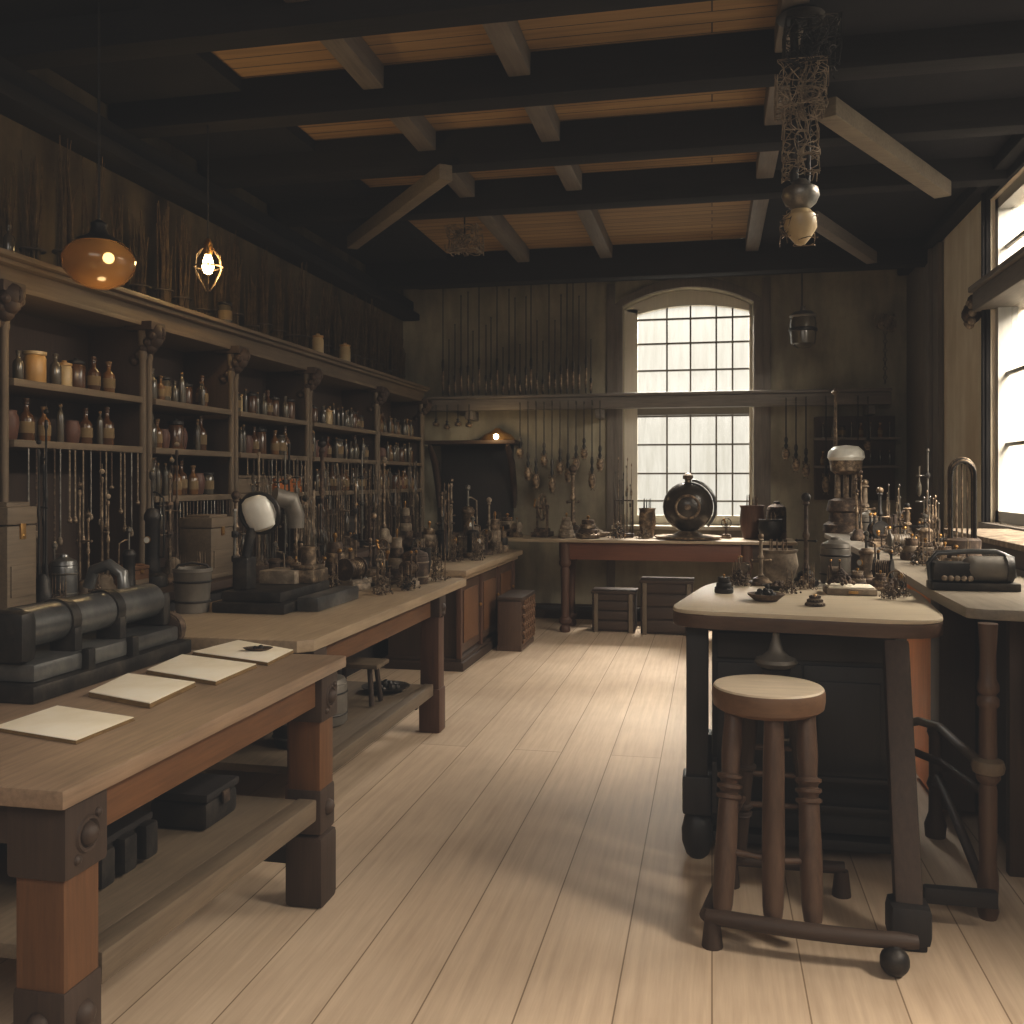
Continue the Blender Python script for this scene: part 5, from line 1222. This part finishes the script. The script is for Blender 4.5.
# tools hung below the rail
htp = thing('hanging_tool', 'prototype', 'tool')
obj('shaft', MB().lathe([(.006, -.02), (.006, -.45), (.016, -.47), (.018, -.5), (.01, -.53), (.02, -.56), (.012, -.6)], 8), M['iron'], htp)
obj('loop', MB().ring((0, 0, -.0), .022, .005, 'x', 14, 6), M['iron'], htp)
obj('head', tangle(MB().lathe([(.02, -.72), (.035, -.69), (.04, -.65), (.02, -.6)], 10), (0, 0, -.66), .034, .08, 8, .004, rt), M['bronze'], htp)
hg = [436, 447, 458, 469, 520, 528, 536, 544, 552, 560, 568, 576, 584, 592, 600, 786, 796, 806, 826, 858, 868]
for i, u in enumerate(hg):
    x = atY(u, 420, 9.80)[0]; s = U(.7, 1.35) if i > 3 else U(.3, .4)
    loc_ = (x, 9.80, 2.3)
    side = 'left' if u < 700 else 'right'
    n_ = i + 1 if u < 700 else i - 14
    lab = 'iron tool with knotted head hanging from the back rail, %s one %s of the window' % (nth(n_), side)
    if i == 0: o = htp; o['label'] = lab; o.location = loc_; o.scale = (1, 1, s)
    else: o = dup(htp, lab, loc_, U(-.2, .2), (1, 1, s))
    o['group'] = 'tools hanging below the back rail'
# hood with a small lamp, in the back left corner
fh = thing('fume_hood', 'dark hood alcove with a shelf in the back left corner', 'hood', (0, 0, 0), kind='thing')
obj('shelf', B(-3.0, -2.02, 9.72, 10.16, 1.88, 1.92, .008), W('dark', 'x'), fh)
obj('back_panel', B(-2.93, -2.12, 10.12, 10.165, .93, 1.878, .004), W('black', 'z'), fh)
for x in (-2.1, -2.95):
    obj('bracket', MB().tube([(x, 10.1, 1.2), (x, 10.06, 1.45), (x, 9.95, 1.68), (x, 9.78, 1.84), (x, 9.74, 1.875)], [.02, .035, .04, .03, .02], 10), W('dark', 'z'), fh)
x, y, z = -2.24, 9.9, 1.921
dl = thing('dish_lamp', 'small brass dish lamp glowing on the corner hood shelf', 'lamp', (x, y, z))
obj('shade', MB().lathe([(.19, .0), (.2, .006), (.15, .06), (.06, .1), (.03, .13), (0, .135)], 24, squash=.7), M['brass'], dl)
obj('bulb', MB().ball((.02, -.17, .035), .03, 12), hot, dl)
point('dish_glow', (x + .02, y - .3, z + .07), 2.2, (1, .7, .34), .03)
# wall shelf cupboard, back right
ws = thing('wall_cupboard', 'dim shelved cupboard in the back right corner, below the rail', 'cupboard', (0, 0, 0), kind='thing')
obj('carcass', B(1.02, 1.78, 10.02, 10.165, 1.3, 2.14, .006), W('dark', 'z'), ws)
for z in (1.62, 1.9): obj('shelf', B(1.0, 1.8, 9.9, 10.018, z, z + .025, .005), W('grey', 'x'), ws)
for i in range(8):
    for z, nm in ((1.646, 'lower'), (1.926, 'upper')):
        kk = R_.choice([2, 4, 7, 5])
        vput(kk, (1.09 + i * .09, 9.96, z), '%s, %s from left on the %s shelf of the corner cupboard' % (PROTO[kk][0], nth(i + 1), nm), 0, .85, 'vessels on the corner cupboard')
# sconce in the right corner and rosette at the transom
x, y, z = atY(903, 322, 10.1)
sc_ = thing('wall_sconce', 'dusty wall ornament with dangling chain in the back right corner', 'sconce', (1.7, 10.12, z))
obj('boss', tangle(MB().ball((0, 0, 0), .07, 12), (0, -.02, 0), .09, .09, 16, .006, rt), M['dust'], sc_)
ch = MB()
for i in range(12): ch.ring((0, -.02, -.1 - i * .045), .018, .005, 'x' if i % 2 else 'y', 10, 5)
obj('chain', ch, M['zinc'], sc_)
ro = thing('bracket_rosette', 'carved rosette bracket at the end of the window transom', 'ornament', (XR - .06, 7.55, 2.72))
obj('boss', MB().ball((-.02, 0, 0), .07, 14).ball((0, 0, .1), .05, 12), M['rust'], ro)
lf = MB()
for i in range(8): a = PI * i / 4; lf.ball((-.03, .08 * math.cos(a), .08 * math.sin(a)), .03, 8)
obj('petals', lf, M['dust'], ro)

# ---- on top of the shelf cornice: stalk sheaves and a few jars
CT = 2.491
k9 = 0
for i in range(30):
    y = 3.2 + i * .225 + U(-.01, .01)
    if abs(y - 4.0) < .0: continue
    hgt = U(.4, .85)
    t = thing('dried_reed_sheaf', 'sheaf of dry reeds standing on the shelf cornice, %s from the left' % nth(i + 1), 'dried reeds', (-3.28, y, CT), 0, 'dried reeds on the cornice')
    mb = MB()
    for j in range(18):
        a = U(-.04, .05); b = U(-.05, .05)
        x0, y0 = U(-.03, .04), U(-.04, .04)
        mb.tube([(x0, y0, 0), (x0 + a * .4, y0 + b * .5, hgt * .5), (x0 + a * .3 + U(-.02, .02), y0 + b + U(-.015, .015), hgt * U(.6, 1))], [.008, .006, .003], 5)
    obj('reeds', mb, M['twig'], t)
    obj('tie', MB().ring((0.005, 0, hgt * .22), .058, .006, 'z', 16, 6), M['canvas'], t)
for (u, kk, s, lab) in ((318, 1, 1.25, 'cream jar on top of cornice, left of two above the fourth bay'), (345, 1, 1.3, 'cream jar on top of cornice, right of two above the fourth bay'), (225, 5, 1.1, 'smoky jar on top of cornice under the caged bulb'), (9, 4, .9, 'smoky bottle on top of cornice at the left edge')):
    x, y, _ = atX(u, 300, -3.06); vput(kk, (-3.06, y, CT), lab, 0, s)
for i, t in enumerate(PROTO):
    if not used[i]:
        for c in list(t[2].children): bpy.data.objects.remove(c)
        bpy.data.objects.remove(t[2])
